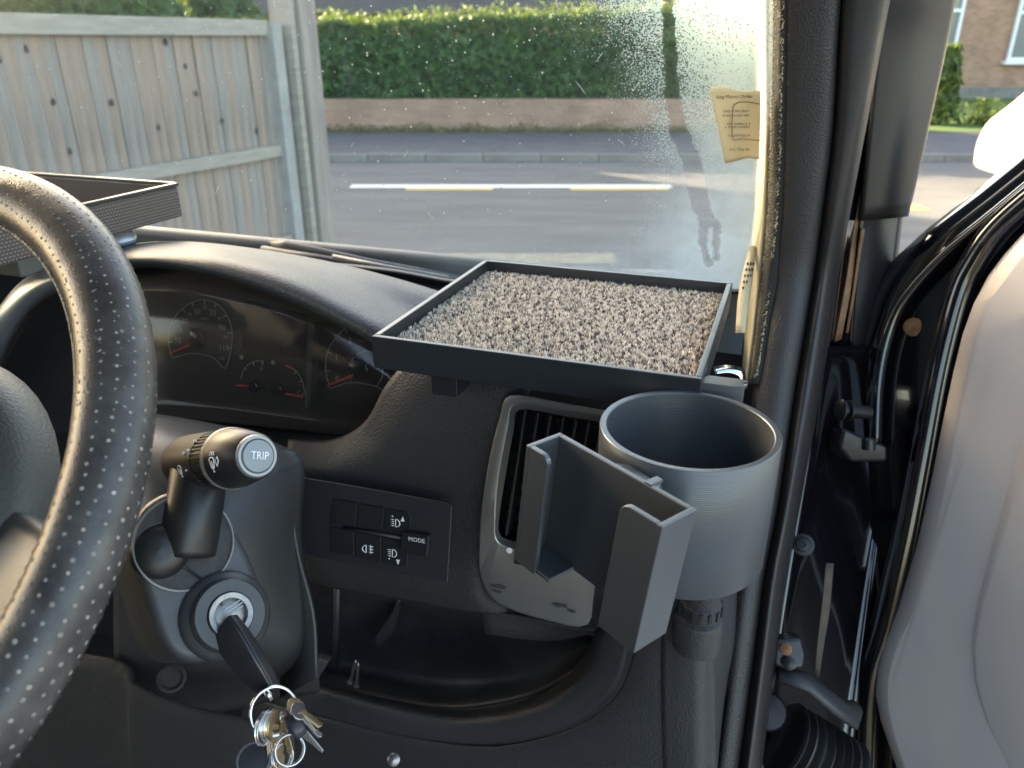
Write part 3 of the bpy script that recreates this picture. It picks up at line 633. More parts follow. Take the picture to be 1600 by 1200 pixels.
lin = [(1640, 345), (1600, 388), (1572, 425), (1548, 470), (1530, 520), (1515, 580), (1500, 650), (1480, 750), (1455, 860), (1425, 960), (1398, 1020), (1388, 1060), (1387, 1100), (1396, 1145), (1420, 1215), (1440, 1290), (1800, 1290), (1800, 345)]
prism('door_lining', dpoly(lin, -.02), _fw * .03, 'doorlin', door, bevel=.012, seg=5)
lin2 = [(1700, 560), (1640, 640), (1594, 755), (1560, 860), (1535, 950), (1524, 1010), (1528, 1070), (1545, 1130), (1580, 1200), (1620, 1290), (1800, 1290), (1800, 560)]
prism('armrest_panel', dpoly(lin2, -.032), _fw * .03, 'doorlin', door, bevel=.011, seg=5)
bolt('rusty_screw', 1427, 511, DD(1427, .028), .0095, 'rust', door, washer=False)

# ================================================================== DASHBOARD
dash = thing('dashboard', 'dark grey textured van dashboard with dials, switches and air vent', 'dashboard', V(-.4, .6, -.6))
# top deck
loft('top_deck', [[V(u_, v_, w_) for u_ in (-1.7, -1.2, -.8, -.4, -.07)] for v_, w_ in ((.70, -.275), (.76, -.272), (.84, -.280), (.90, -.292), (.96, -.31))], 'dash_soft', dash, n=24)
# instrument hood
H = [
    [(120, 424, .88), (215, 405, .86), (290, 398, .85), (400, 404, .84), (500, 420, .82), (600, 440, .80), (700, 470, .78), (790, 505, .76)],
    [(120, 412, .74), (200, 386, .72), (290, 380, .71), (400, 390, .70), (500, 407, .69), (600, 431, .68), (700, 463, .67), (790, 500, .66)],
    [(120, 414, .66), (200, 386, .645), (290, 382, .635), (390, 396, .63), (480, 420, .62), (565, 452, .615), (650, 492, .61), (740, 535, .60)],
    [(118, 425, .585), (200, 397, .57), (295, 398, .56), (385, 414, .555), (465, 441, .55), (535, 474, .545), (600, 508, .54), (680, 550, .535)],
    [(118, 440, .575), (205, 412, .555), (302, 419, .545), (380, 438, .54), (460, 467, .535), (522, 496, .53), (578, 526, .525), (650, 570, .52)],
    [(120, 446, .60), (210, 418, .585), (304, 425, .57), (380, 445, .565), (458, 474, .56), (520, 502, .555), (576, 531, .55), (646, 575, .545)],
    [(125, 440, .68), (215, 416, .66), (306, 420, .65), (382, 440, .64), (460, 470, .63), (522, 498, .62), (580, 528, .61), (650, 570, .60)],
]
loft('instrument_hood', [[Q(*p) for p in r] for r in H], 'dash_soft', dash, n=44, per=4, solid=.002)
# left half of the binnacle: bright rounded arch and its dark recess
AR = [[(-60, 640, .60), (-20, 545, .60), (22, 470, .60), (60, 436, .60), (110, 416, .60), (170, 405, .60)],
      [(-60, 620, .575), (-22, 520, .575), (18, 458, .575), (56, 428, .575), (106, 410, .575), (170, 400, .575)],
      [(-60, 640, .56), (-20, 530, .56), (24, 474, .56), (60, 444, .56), (110, 424, .56), (170, 415, .56)],
      [(-55, 680, .565), (-12, 575, .565), (28, 500, .565), (64, 462, .565), (112, 440, .565), (170, 430, .565)],
      [(-50, 690, .60), (-8, 585, .60), (30, 508, .60), (66, 468, .60), (114, 446, .60), (170, 436, .60)]]
loft('binnacle_arch', [[Q(*p) for p in r] for r in AR], 'arc', dash, n=36, per=4)
prism('binnacle_recess', [Q(-60, 640, .605), Q(-10, 570, .605), Q(40, 480, .605), Q(110, 430, .605), Q(200, 420, .605), Q(230, 640, .605), Q(100, 680, .605)], VY * .02, 'smooth', dash, bevel=.004)
# instrument cluster
cl_ = prism('cluster_face', poly_px(CF, [(150, 425), (220, 412), (310, 420), (400, 440), (480, 470), (560, 510), (640, 560), (660, 640), (600, 690), (420, 672), (200, 650), (150, 600)]), VY * .03, 'lens', dash, bevel=.004)
cr = (CF(340, 524) - CF(300, 520)).normalized(); cu_ = CN.cross(cr) * -1; cu_ = cu_ if cu_.z > 0 else -cu_
def arc(pts, r=.0005, m='dimwhite', n=30, name='dial_ring'): return tube(name, cat_rom([CF(x, y, .0015) for x, y in pts], n), r, m, cl_, n=5)
def tx(s, x, y, h, m='dimwhite', name='dial_numeral'): return text(name, s, CF(x, y, .0015), cr, cu_, h, m, cl_)
PXC = .66 / FPX * 1.12
arc([(270, 560), (263, 535), (268, 505), (285, 482), (310, 469), (335, 472), (354, 492), (363, 520), (360, 550), (352, 576), (338, 563), (326, 556), (297, 552), (270, 560)])
for s_, x, y in (('10', 278, 532), ('30', 289, 502), ('50', 308, 487), ('70', 332, 489), ('90', 347, 512), ('110', 350, 544)): tx(s_, x, y, 10 * PXC)
for s_, x, y in (('20', 283, 516), ('40', 297, 491), ('60', 320, 480), ('80', 343, 498), ('100', 352, 527), ('120', 346, 560), ('km/h', 320, 498)): tx(s_, x, y, 5 * PXC)
arc([(516, 607), (509, 580), (512, 550), (525, 528), (545, 510), (575, 505)]); arc([(516, 607), (548, 598), (588, 604), (608, 620)])
arc([(549, 598), (545, 578), (553, 558), (575, 548), (594, 560), (598, 585), (588, 604)])
for s_, x, y in (('0', 527, 592), ('1', 526, 559), ('2', 547, 533), ('6', 609, 607)): tx(s_, x, y, 10 * PXC)
tx('rpm x 1000', 572, 533, 4 * PXC)
arc([(376, 592), (383, 575), (396, 565), (411, 564)], n=16); arc([(450, 571), (463, 580), (472, 595), (477, 617)], n=16); arc([(447, 571), (452, 573), (456, 576)], .0011, 'red', 8)
tx('F', 409, 577, 8 * PXC); tx('C', 467, 614, 7 * PXC)
def tick(c, x, y, l, name='dial_tick'):
    a = CF(x, y, .0015); b = a.lerp(CF(c[0], c[1], .0015), l); tube(name, [a, b], .0006, 'dimwhite', cl_, n=4)
for x, y in ((263, 535), (268, 505), (285, 482), (300, 472), (320, 469), (338, 474), (354, 492), (363, 520), (361, 545)): tick((312, 525), x, y, .14)
for x, y in ((509, 580), (512, 550), (525, 528), (540, 513)): tick((560, 575), x, y, .14)
for x, y in ((383, 575), (396, 566), (411, 564)): tick((400, 600), x, y, .16)
for x, y in ((463, 580), (472, 595), (477, 617)): tick((440, 606), x, y, .16)
def needle(x0, y0, x1, y1, r): tube('needle', [CF(x0, y0, .004), CF(x1, y1, .005)], [r * .6, r], 'red', cl_, n=6)
needle(265, 552, 294, 540, .0014); needle(511, 603, 552, 586, .0013); needle(370, 602, 388, 603, .0011); needle(446, 615, 473, 620, .0012)
for x, y, r in ((310, 528, .010), (396, 603, .0065), (434, 608, .0065), (561, 577, .0105)):
    lathe('needle_hub', CF(x, y, .001), CN, [(r, 0), (r, .0025), (r * .85, .0035), (0, .0037)], 'cluster', cl_, n=24)
def bar(name, pts, f, off, h, m, parent, bevel=.0006): return prism(name, poly_px(f, pts, off), (CN if f is CF else DN) * h, m, parent, bevel=bevel)
bar('divider', [(492, 500), (502, 503), (494, 636), (486, 634)], CF, .0, .012, 'smooth', cl_, .002)
bar('display', [(384, 470), (482, 490), (474, 560), (380, 545)], CF, .0, .001, 'cluster', cl_)
for x, y in ((378, 558), (427, 566)): lathe('warning_lamp', CF(x, y, .001), CN, [(.0022, 0), (.0022, .001), (0, .0014)], 'dimwhite', cl_, n=12)
lm = bpy.data.materials.new('cluster_lens'); lm.use_nodes = True; lt_ = lm.node_tree; lt_.nodes.clear()
o1 = lt_.nodes.new('ShaderNodeOutputMaterial'); t1 = lt_.nodes.new('ShaderNodeBsdfTransparent'); t1.inputs[0].default_value = (.86, .86, .87, 1)
g1_ = lt_.nodes.new('ShaderNodeBsdfGlossy'); g1_.inputs['Roughness'].default_value = .08; d1_ = lt_.nodes.new('ShaderNodeBsdfDiffuse'); d1_.inputs[0].default_value = (.6, .52, .46, 1)
x1 = lt_.nodes.new('ShaderNodeMixShader'); x1.inputs[0].default_value = .035; x2 = lt_.nodes.new('ShaderNodeMixShader'); x2.inputs[0].default_value = .018
lt_.links.new(t1.outputs[0], x1.inputs[1]); lt_.links.new(g1_.outputs[0], x1.inputs[2]); lt_.links.new(x1.outputs[0], x2.inputs[1]); lt_.links.new(d1_.outputs[0], x2.inputs[2]); lt_.links.new(x2.outputs[0], o1.inputs[0])
loft('cluster_lens', [[CF(x, y, o) for x, y in r] for o, r in ((.022, [(170, 430), (300, 432), (440, 468), (560, 520), (640, 575)]), (.030, [(165, 540), (300, 545), (430, 560), (540, 590), (635, 620)]), (.024, [(165, 640), (300, 645), (430, 660), (540, 672), (630, 660)]))], lm, dash, n=30, solid=.001)
# lower cluster trough
TR = [[(150, 650, .60), (250, 652, .60), (360, 660, .60), (480, 672, .60), (590, 660, .60), (640, 600, .60)],
      [(150, 662, .56), (250, 668, .56), (360, 690, .555), (480, 716, .55), (590, 690, .55), (650, 610, .55)],
      [(150, 690, .53), (250, 700, .53), (370, 720, .525), (470, 742, .51), (600, 735, .50), (660, 640, .49)]]
loft('cluster_trough', [[Q(*p) for p in r] for r in TR], 'dash', dash, n=36, per=5)
# main fascia: a solid curved panel between column and vent
FA_ = [[(455, 690, .505), (520, 690, .50), (575, 660, .497), (610, 600, .495), (650, 560, .495), (700, 560, .495), (800, 580, .490), (830, 610, .49)],
       [(452, 715, .49), (520, 722, .487), (590, 705, .485), (630, 650, .484), (680, 620, .483), (730, 620, .482), (780, 640, .482), (800, 660, .49)],
       [(454, 742, .480), (510, 752, .480), (590, 765, .479), (650, 774, .478), (700, 782, .478), (740, 780, .478), (765, 770, .480), (778, 762, .49)],
       [(458, 810, .478), (520, 830, .474), (590, 842, .473), (650, 850, .473), (700, 858, .474), (735, 860, .475), (752, 858, .479), (762, 855, .49)],
       [(478, 868, .482), (520, 884, .472), (590, 900, .471), (650, 910, .471), (700, 918, .472), (740, 925, .473), (756, 925, .478), (770, 925, .49)],
       [(490, 905, .50), (530, 915, .485), (590, 925, .48), (650, 935, .48), (700, 945, .48), (750, 952, .48), (775, 955, .485), (790, 955, .49)]]
loft('fascia', [[Q(*p) for p in r] for r in FA_], 'dash', dash, n=44, per=5, solid=.004, soff=1)
# fascia end behind the vent and right-hand end cap
loft('fascia_end', [[Q(*p) for p in r] for r in (
    [(770, 560, .53), (900, 590, .53), (1050, 620, .53), (1150, 640, .55)], [(760, 700, .52), (860, 740, .52), (1020, 760, .52), (1150, 760, .54)],
    [(745, 900, .515), (850, 930, .51), (960, 940, .505), (1100, 930, .52), (1140, 930, .54)], [(760, 990, .50), (860, 1000, .50), (950, 985, .49), (1060, 960, .49), (1130, 950, .52)])], 'dash', dash, n=30, solid=.004)
# switch panel and buttons
swp = prism('switch_panel', poly_px(DF, [(457, 742), (520, 752), (600, 766), (700, 784), (708, 790), (705, 850), (701, 908), (600, 890), (482, 866), (462, 812)], .0090), DN * .0025, 'panel', dash, bevel=.0012)
B0 = .0118
for pts in ([(523, 779), (559, 785), (556, 822), (517, 817)], [(562, 786), (601, 793), (598, 829), (558, 822)], [(604, 794), (638, 800), (643, 806), (641, 836), (600, 829)],
            [(517, 822), (554, 829), (554, 868), (519, 861)], [(556, 830), (596, 838), (596, 878), (556, 869)], [(599, 839), (638, 848), (637, 886), (598, 879)]):
    prism('switch', poly_px(DF, pts, B0), DN * .0013, 'button', swp, bevel=.0005)
prism('mode_button', poly_px(DF, [(633, 827), (675, 833), (672, 867), (629, 858)], B0), DN * .0055, 'button', swp, bevel=.0010, seg=3)
tube('switch_bridge', [DF(536, 825, B0 + .0015), DF(580, 832, B0 + .0022), DF(630, 841, B0 + .0015)], .0016, 'panel', swp, n=8)
dr = (DF(660, 809) - DF(600, 800)).normalized(); du = DN.cross(dr); du = du if du.z > 0 else -du
pxd = .52 / FPX
text('lettering', 'MODE', DF(651, 844, B0 + .0057), dr, du, 8.2 * pxd, 'white', swp)
def icon(x, y, up_, fog=False):
    z = B0 + .0016; f = lambda a, b: DF(x + a, y + b + a * .12, z); w_ = .00035
    D_ = [f(3, -6), f(7, -5), f(9.5, -1), f(9.5, 2), f(7, 5), f(3, 6)]
    if fog:
        tube('symbol', cat_rom([f(-3, -6), f(-7, -4), f(-9, 0), f(-7, 4), f(-3, 6)], 14) + [f(-3, -6)], w_ * 1.2, 'white', swp, n=4)
        for k in (-4.5, 0, 4.5): tube('symbol', [f(0, k), f(8, k)], w_ * 1.2, 'white', swp, n=4)
        tube('symbol', [f(4, -7), f(4, 7)], w_, 'white', swp, n=4); return
    tube('symbol', cat_rom(D_, 14) + [f(3, -6)], w_ * 1.2, 'white', swp, n=4)
    for k in range(4): tube('symbol', [f(-5, -5 + k * 3.2), f(.5, -5 + k * 3.2)], w_, 'white', swp, n=4)
    if up_: prism('symbol', [f(11, -4), f(17, -4), f(14.5, -12)], DN * .0002, 'white', swp, bevel=0); tube('symbol', [f(-3, -10), f(-1, -10)], w_ * 1.6, 'white', swp, n=5)
    else: prism('symbol', [f(9, 9), f(15, 9), f(12, 17)], DN * .0002, 'white', swp, bevel=0); tube('symbol', [f(-3, 9), f(-1, 9)], w_ * 1.6, 'white', swp, n=5)
icon(615, 817, True); icon(610, 864, False); icon(575, 858, True, True)
# air vent
def ring_loft(name, outer, inner, f, offs, m, parent, n=64):
    o_, i_ = (cat_rom([Vector((x, y, 0)) for x, y in pts], n, True) for pts in (outer, inner))
    def ins(d): return [q + (p - q).normalized() * d for q, p in zip(o_, i_)]      # d pixels in from the outer edge
    def outw(d): return [p + (q - p).normalized() * min(d, (q - p).length * .55) for q, p in zip(o_, i_)]
    rows = [[f(q.x, q.y, z) for q in pts] for pts, z in ((o_, offs[0]), (o_, offs[1] - .002), (ins(1.2), offs[1] - .0004), (ins(3), offs[1]), (outw(13), offs[1]), (outw(10.5), offs[1] - .0005), (outw(1.5), offs[2] + .001), (i_, offs[2]), (i_, offs[3]))]
    vs_ = [p for r in rows for p in r]; fs = [(j * n + i, j * n + (i + 1) % n, (j + 1) * n + (i + 1) % n, (j + 1) * n + i) for j in range(len(rows) - 1) for i in range(n)]
    o = mk(name, vs_, fs, m, parent, smooth=True); k = o.modifiers.new('e', 'EDGE_SPLIT'); k.split_angle = R(28); return o
vent = ring_loft('vent_bezel', [(797, 617), (870, 628), (950, 642), (1020, 655), (1005, 760), (965, 850), (930, 905), (918, 976), (850, 968), (795, 951), (768, 934), (752, 905), (748, 870), (752, 800), (765, 715), (780, 655)],
                 [(812, 640), (880, 650), (950, 662), (990, 672), (978, 745), (960, 800), (945, 852), (920, 866), (870, 858), (820, 850), (790, 842), (781, 834), (779, 820), (784, 780), (793, 725), (803, 670)], DF, (-.02, .012, .004, -.02), 'silver', dash)
vb = prism('vent_cavity', poly_px(DF, [(805, 640), (990, 672), (945, 870), (775, 838)], -.030), VY * .004, 'lens', vent, bevel=0)
for i in range(9):
    f0 = .045 + i * .113; top = Vector((812, 640, 0)).lerp(Vector((990, 672, 0)), f0); bot = Vector((783, 836, 0)).lerp(Vector((944, 864, 0)), f0)
    a = DF(top.x, top.y, .002); b = DF(bot.x, bot.y, .002); d = (DF(top.x + 10, top.y + 1.6, .002) - a).normalized() * .0011
    prism('vent_slat', [a - d, a + d, b + d, b - d], DN * -.014, 'button', vent, bevel=.0006)
for i in range(8):
    f0 = .08 + i * .12; l_ = Vector((812, 640, 0)).lerp(Vector((783, 836, 0)), f0); r_ = Vector((990, 672, 0)).lerp(Vector((944, 864, 0)), f0)
    a = DF(l_.x, l_.y, -.016); b = DF(r_.x, r_.y, -.016); d = (b - a).normalized().cross(DN) * .0009
    prism('vent_vane', [a - d, a + d, b + d, b - d], DN * -.010, 'cluster', vent, bevel=.0004)
lathe('vent_dot', DF(796, 860, .0128), DN, [(.0024, 0), (.0024, .0004), (0, .0006)], 'white', vent, n=20)
prism('vent_thumbwheel', poly_px(DF, [(808, 853), (830, 857), (828, 880), (806, 876)], .010), DN * .006, 'button', vent, bevel=.0015)
random.seed(9)
for cx_, cy_, ln, hh in ((779, 917, 15, 3.4), (876, 946, 14, 4.0), (893, 955, 8, 2.0), (776, 924, 9, 2)):
    n_ = 12; e = []
    for i in range(n_):
        a = 2 * math.pi * i / n_; e.append((cx_ + math.cos(a) * ln * random.uniform(.6, 1.1), cy_ + math.cos(a) * 2 + math.sin(a) * hh * random.uniform(.4, 1.3)))
    prism('scuff_mark', poly_px(DF, e, .0127), DN * .0004, 'scuff', vent, bevel=0)
# storage pocket below the switches, its lip and the knee panel
loft('pocket_back', [[Q(*p) for p in r] for r in (
    [(470, 880, .50), (560, 912, .50), (680, 938, .50), (800, 962, .50), (930, 985, .49)], [(480, 940, .57), (580, 945, .59), (700, 965, .59), (800, 985, .58), (935, 995, .52)],
    [(490, 1040, .56), (570, 1050, .59), (700, 1070, .60), (820, 1060, .58), (935, 1010, .52)], [(480, 1075, .50), (570, 1085, .51), (700, 1105, .51), (830, 1085, .50), (930, 1030, .48)])], 'pocket', dash, n=34, per=6)
tube('pocket_rib', [Q(527, 918, .53), Q(526, 980, .55), Q(524, 1045, .53)], .0035, 'smooth', dash, n=8)
prism('pocket_divider', [Q(585, 1000, .56), Q(610, 960, .56), Q(620, 935, .56), Q(626, 940, .56), Q(616, 985, .56), Q(592, 1018, .56)], VY * .02, 'smooth', dash, bevel=.002)
prism('pocket_clip', [Q(482, 1052, .488), Q(500, 1020, .50), Q(520, 1024, .50), Q(500, 1058, .488)], -VY * .008, 'col', dash, bevel=.0015)
loft('pocket_lip', [[Q(*p) for p in r] for r in (
    [(430, 1046, .52), (500, 1066, .51), (600, 1094, .505), (720, 1112, .505), (830, 1092, .50), (900, 1045, .49), (935, 985, .48)],
    [(430, 1050, .49), (500, 1071, .485), (600, 1099, .48), (720, 1117, .48), (838, 1098, .475), (912, 1048, .47), (945, 985, .465)],
    [(430, 1060, .475), (500, 1082, .47), (600, 1110, .465), (720, 1130, .465), (845, 1112, .462), (925, 1058, .46), (958, 990, .46)],
    [(430, 1100, .47), (500, 1120, .465), (600, 1150, .46), (720, 1165, .46), (850, 1150, .458), (950, 1090, .455), (985, 1000, .455)])], 'dash', dash, n=44, per=5)
loft('knee_panel', [[Q(*p) for p in r] for r in (
    [(380, 1085, .475), (500, 1120, .463), (720, 1164, .458), (860, 1150, .456), (960, 1090, .452), (1000, 990, .452), (1030, 930, .455), (1075, 900, .465)],
    [(380, 1130, .47), (500, 1150, .46), (720, 1190, .455), (880, 1180, .452), (980, 1120, .448), (1030, 1030, .448), (1068, 985, .45), (1110, 960, .462)],
    [(380, 1290, .47), (500, 1300, .46), (720, 1310, .452), (880, 1310, .448), (980, 1290, .445), (1040, 1290, .445), (1080, 1290, .448), (1118, 1290, .46)])], 'dash', dash, n=44, per=6)
loft('end_cap', [[Q(*p) for p in r] for r in ([(1035, 900, .452), (1035, 1000, .4475), (1035, 1100, .4455), (1040, 1290, .4445)], [(1070, 900, .450), (1072, 1000, .4455), (1072, 1100, .4445), (1074, 1290, .4435)], [(1092, 900, .453), (1094, 1000, .449), (1094, 1100, .448), (1092, 1290, .447)], [(1112, 900, .475), (1112, 1000, .47), (1108, 1100, .47), (1106, 1290, .468)], [(1150, 890, .56), (1145, 1000, .56), (1130, 1100, .56), (1120, 1290, .56)])], 'dash', dash, n=24, per=5)
# small capped post standing on the end cap
pc = Q(1088, 1000, .440)
lathe('capped_post', pc, (0, 0, 1), [(.0165, -.004), (.0165, .018), (.0155, .021), (.0125, .0225), (.0125, .026), (.0140, .0265), (.0140, .034), (.0120, .035), (.0120, .06)], 'dash', dash, n=32)
for i in range(14):
    t = i * 2 * math.pi / 14; d = Vector((math.cos(t), math.sin(t), 0)); box('cap_rib', pc + d * .0143 + VZ * .030, d * .0008, d.cross(VZ) * .0011, VZ * .0036, 'button', dash)
tube('end_cap_lip', cat_rom([Q(1045, 998, .4455), Q(1075, 1004, .4445), Q(1092, 1000, .4445), Q(1105, 990, .447)], 16), .0014, 'smooth', dash, n=6)
prism('end_cap_slot', [Q(925, 963, .4535), Q(948, 966, .4535), Q(955, 975, .4535), Q(930, 976, .4535)], -VY * .001, 'lens', dash, bevel=.0004)
bolt('knee_panel_screw', 615, 1187, .548, .0045, 'bolt', dash, washer=False)
# column side walls
loft('column_shroud', [[P(*p) for p in r] for r in (
    [(180, 640, .62), (180, 700, .57), (180, 800, .55), (180, 920, .55), (180, 1040, .60), (180, 1120, .75)], [(250, 650, .62), (250, 700, .56), (250, 800, .53), (250, 920, .525), (250, 1030, .57), (250, 1120, .75)],
    [(350, 668, .62), (345, 720, .56), (340, 810, .53), (340, 920, .525), (350, 1025, .57), (350, 1110, .75)], [(420, 690, .61), (420, 740, .57), (422, 830, .56), (425, 930, .56), (435, 1020, .60), (440, 1090, .75)],
    [(470, 712, .60), (474, 745, .60), (470, 830, .62), (480, 930, .62), (495, 1020, .65), (500, 1080, .75)])], 'col', dash, n=36, per=6)
loft('column_well', [[P(*p) for p in r] for r in (
    [(440, 700, .60), (452, 760, .60), (465, 860, .60), (490, 960, .60), (495, 1060, .60)], [(400, 720, .66), (420, 800, .66), (430, 900, .66), (440, 1000, .66), (440, 1090, .66)])], 'smooth', dash, n=20)
# under-dash darkness: lower trim curve and pedal box edge
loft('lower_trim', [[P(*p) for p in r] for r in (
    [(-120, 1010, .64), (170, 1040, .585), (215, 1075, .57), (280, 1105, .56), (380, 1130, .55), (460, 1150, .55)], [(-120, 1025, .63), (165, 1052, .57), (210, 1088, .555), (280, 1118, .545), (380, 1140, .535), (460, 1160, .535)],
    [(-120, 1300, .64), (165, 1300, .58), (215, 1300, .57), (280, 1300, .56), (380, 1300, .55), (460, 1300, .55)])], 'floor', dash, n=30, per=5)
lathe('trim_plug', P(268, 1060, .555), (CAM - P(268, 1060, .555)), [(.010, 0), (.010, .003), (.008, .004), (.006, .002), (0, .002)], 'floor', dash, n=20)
# self-tapping screws and a hair of fluff in the pocket
for a, b in (((547, 1066), (557, 1030)), ((557, 1072), (560, 1034))):
    t = thing('loose_screw', 'dark thread screw leaning in the pocket, ' + ('left one of the pair' if a[0] == 547 else 'right one of the pair'), 'screw', Q(*a, .487))
    A_, B_ = Q(*a, .487), Q(*b, .487); pr = [(.0032, 0), (.0032, .001), (.0013, .002)]
    L_ = (B_ - A_).length
    for i in range(22): pr.append((.0011 + .0005 * (i % 2), .002 + (L_ - .004) * i / 22))
    pr.append((0, L_)); lathe('shank', A_, B_ - A_, pr, 'bolt', t, n=10)

# ================================================================== WIPER
wp = thing('windscreen_wiper', 'black windscreen wiper lying along the bottom of the glass', 'wiper', QP(560, 408, WA + WN * .02, WN))
def WG(x, y, o=.02): u_ = (QP(x, y, WA, WN) - WA).dot(VX); return QP(x, y, WA - WN * (o + .05 * u_ * u_), WN)
tube('arm', [WG(425, 383, .035), WG(450, 385, .04), WG(500, 394, .035), WG(580, 411, .03), WG(650, 424, .03), WG(735, 440, .03)], [.005, .009, .007, .006, .006, .005], 'wiper', wp, n=8)
tube('blade', [WG(410, 388), WG(500, 402), WG(600, 419), WG(730, 441)], .006, 'wiper', wp, n=6, flat=.6)
box('arm_clip', WG(440, 384, .045), VX * .018, WUP * .007, WN * .006, 'wiper', wp, bevel=.003)
tube('metal_spine', [WG(520, 400, .015), WG(600, 416, .015), WG(700, 433, .015)], .0025, 'ring', wp, n=6)

# ================================================================== PERMIT PAPER
pp = thing('paper_permit', 'curled cream paper permit tucked behind the windscreen edge trim', 'paper', QP(1150, 250, WA + WN * .012, WN))
PR = [[(1110, 139), (1130, 137), (1160, 143), (1188, 142)], [(1117, 175), (1140, 172), (1165, 176), (1188, 176)], [(1125, 215), (1145, 211), (1170, 214), (1187, 213)], [(1133, 255), (1152, 251), (1168, 247), (1186, 249)]]
def PF(x, y, o=0): return QP(x, y, WA + WN * (.008 + .005 * math.sin((x - 1110) * .05 + y * .012) + o), WN)
loft('sheet', [[PF(x, y) for x, y in r] for r in PR], 'paper', pp, n=28, per=6, solid=.0002)
prr = (PF(1180, 150) - PF(1120, 151)).normalized(); pru = (PF(1120, 150) - PF(1128, 200)).normalized()
PFL = lambda x, y: PF(x, y, .0022)
for s_, x, y, h in (('king Places Order', 1148, 151, 4.4), ('only if the face of the', 1158, 173, 3.6), ('d instructed overleaf', 1156, 180, 3.6), ('the holder a space to', 1164, 193, 3.6), ('s to of a vehicle in the', 1162, 198, 3.6), ('rs, parking control o', 1164, 211, 3.6), ('ent, City Services,', 1164, 233, 3.8)):
    text('print_line', s_, PFL(x, y), prr, pru, h * .85 / FPX, 'ink', pp)
tube('printed_frame', cat_rom([PFL(1190, 163), PFL(1165, 159), PFL(1150, 162), PFL(1145, 172), PFL(1144, 200), PFL(1146, 218), PFL(1160, 217), PFL(1190, 220)], 30), .0003, 'ink', pp, n=4)

# ================================================================== TRAY WITH CARPET
TW = -.19
FLc, BLc, BRc, FRc = (QW(x, y, TW) for x, y in ((578, 525), (757, 407), (1150, 440), (1090, 592)))
tx_ = (FRc - FLc).normalized(); ty_ = Vector((-tx_.y, tx_.x, 0)); TL = .5 * ((FRc - FLc).length + (BRc - BLc).length); TD = .5 * ((BLc - FLc).length + (BRc - FRc).length)
TC = (FLc + BLc + BRc + FRc) / 4
def T(a, b, z): return TC + tx_ * a + ty_ * b + VZ * z
tr = thing('dash_tray', 'square dark grey printed dashboard tray holding the speckled carpet', 'tray', T(0, 0, -.026))
hx, hy, wt, th = TL / 2, TD / 2, .0045, .024
def tbox(name, a0, a1, b0, b1, z0, z1, m='tray', bevel=.0007): return box(name, T((a0 + a1) / 2, (b0 + b1) / 2, (z0 + z1) / 2), tx_ * (a1 - a0) / 2, ty_ * (b1 - b0) / 2, VZ * (z1 - z0) / 2, m, tr, bevel=bevel)
tbox('tray_floor', -hx + wt, hx - wt, -hy + wt, hy - wt, -th, -th + .003)
tbox('front_wall', -hx, hx, -hy, -hy + wt, -th, 0); tbox('back_wall', -hx, hx, hy - wt, hy, -th, 0)
tbox('side_wall', -hx, -hx + wt, -hy + wt, hy - wt, -th, 0); tbox('side_wall', hx - wt, hx, -hy + wt, hy - wt, -th, 0)
for a_ in (-.075,): tbox('support_foot', a_, a_ + .02, -hy + .012, -hy + .05, -.044, -th)
ct = thing('carpet_mat', 'speckled beige and brown carpet piece lying in the dash tray', 'carpet', T(0, 0, -.02))
cm = box('backing', T(0, 0, -.0165), tx_ * (hx - wt - .001), ty_ * (hy - wt - .001), VZ * .004, 'carpetback', ct)
random.seed(21); vs_, fs, tv = [], [], []
NX = 170
for i in range(NX):
    for j in range(NX):
        a_ = (-1 + 2 * (i + random.random()) / NX) * (hx - wt - .0012); b_2 = (-1 + 2 * (j + random.random()) / NX) * (hy - wt - .0012)
        yarn = mnoise.noise((a_ * 330, b_2 * 330, 7)); h = .0046 + random.uniform(-.0012, .0010) + .0012 * yarn; r = random.uniform(.0005, .0009)
        ln = (tx_ * mnoise.noise((a_ * 260, b_2 * 260, 3)) + ty_ * mnoise.noise((a_ * 260, b_2 * 260, 9))) * .0034 + tx_ * random.gauss(0, .0008) + ty_ * random.gauss(0, .0008); k = len(vs_); c = T(a_, b_2, -.0128)
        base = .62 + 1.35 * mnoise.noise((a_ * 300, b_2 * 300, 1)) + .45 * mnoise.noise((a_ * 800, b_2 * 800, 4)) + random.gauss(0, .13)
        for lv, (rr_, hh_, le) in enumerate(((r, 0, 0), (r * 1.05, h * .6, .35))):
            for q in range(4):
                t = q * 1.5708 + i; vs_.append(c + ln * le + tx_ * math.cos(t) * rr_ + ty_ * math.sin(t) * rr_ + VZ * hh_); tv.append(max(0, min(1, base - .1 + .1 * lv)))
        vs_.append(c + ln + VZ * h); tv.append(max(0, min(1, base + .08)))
        for q in range(4): a0 = k + q; a1 = k + (q + 1) % 4; fs += [(a0, a1, a1 + 4, a0 + 4), (a0 + 4, a1 + 4, k + 8)]
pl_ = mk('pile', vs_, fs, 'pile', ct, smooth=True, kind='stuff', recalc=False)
at = pl_.data.attributes.new('tuft', 'FLOAT', 'POINT'); at.data.foreach_set('value', tv)

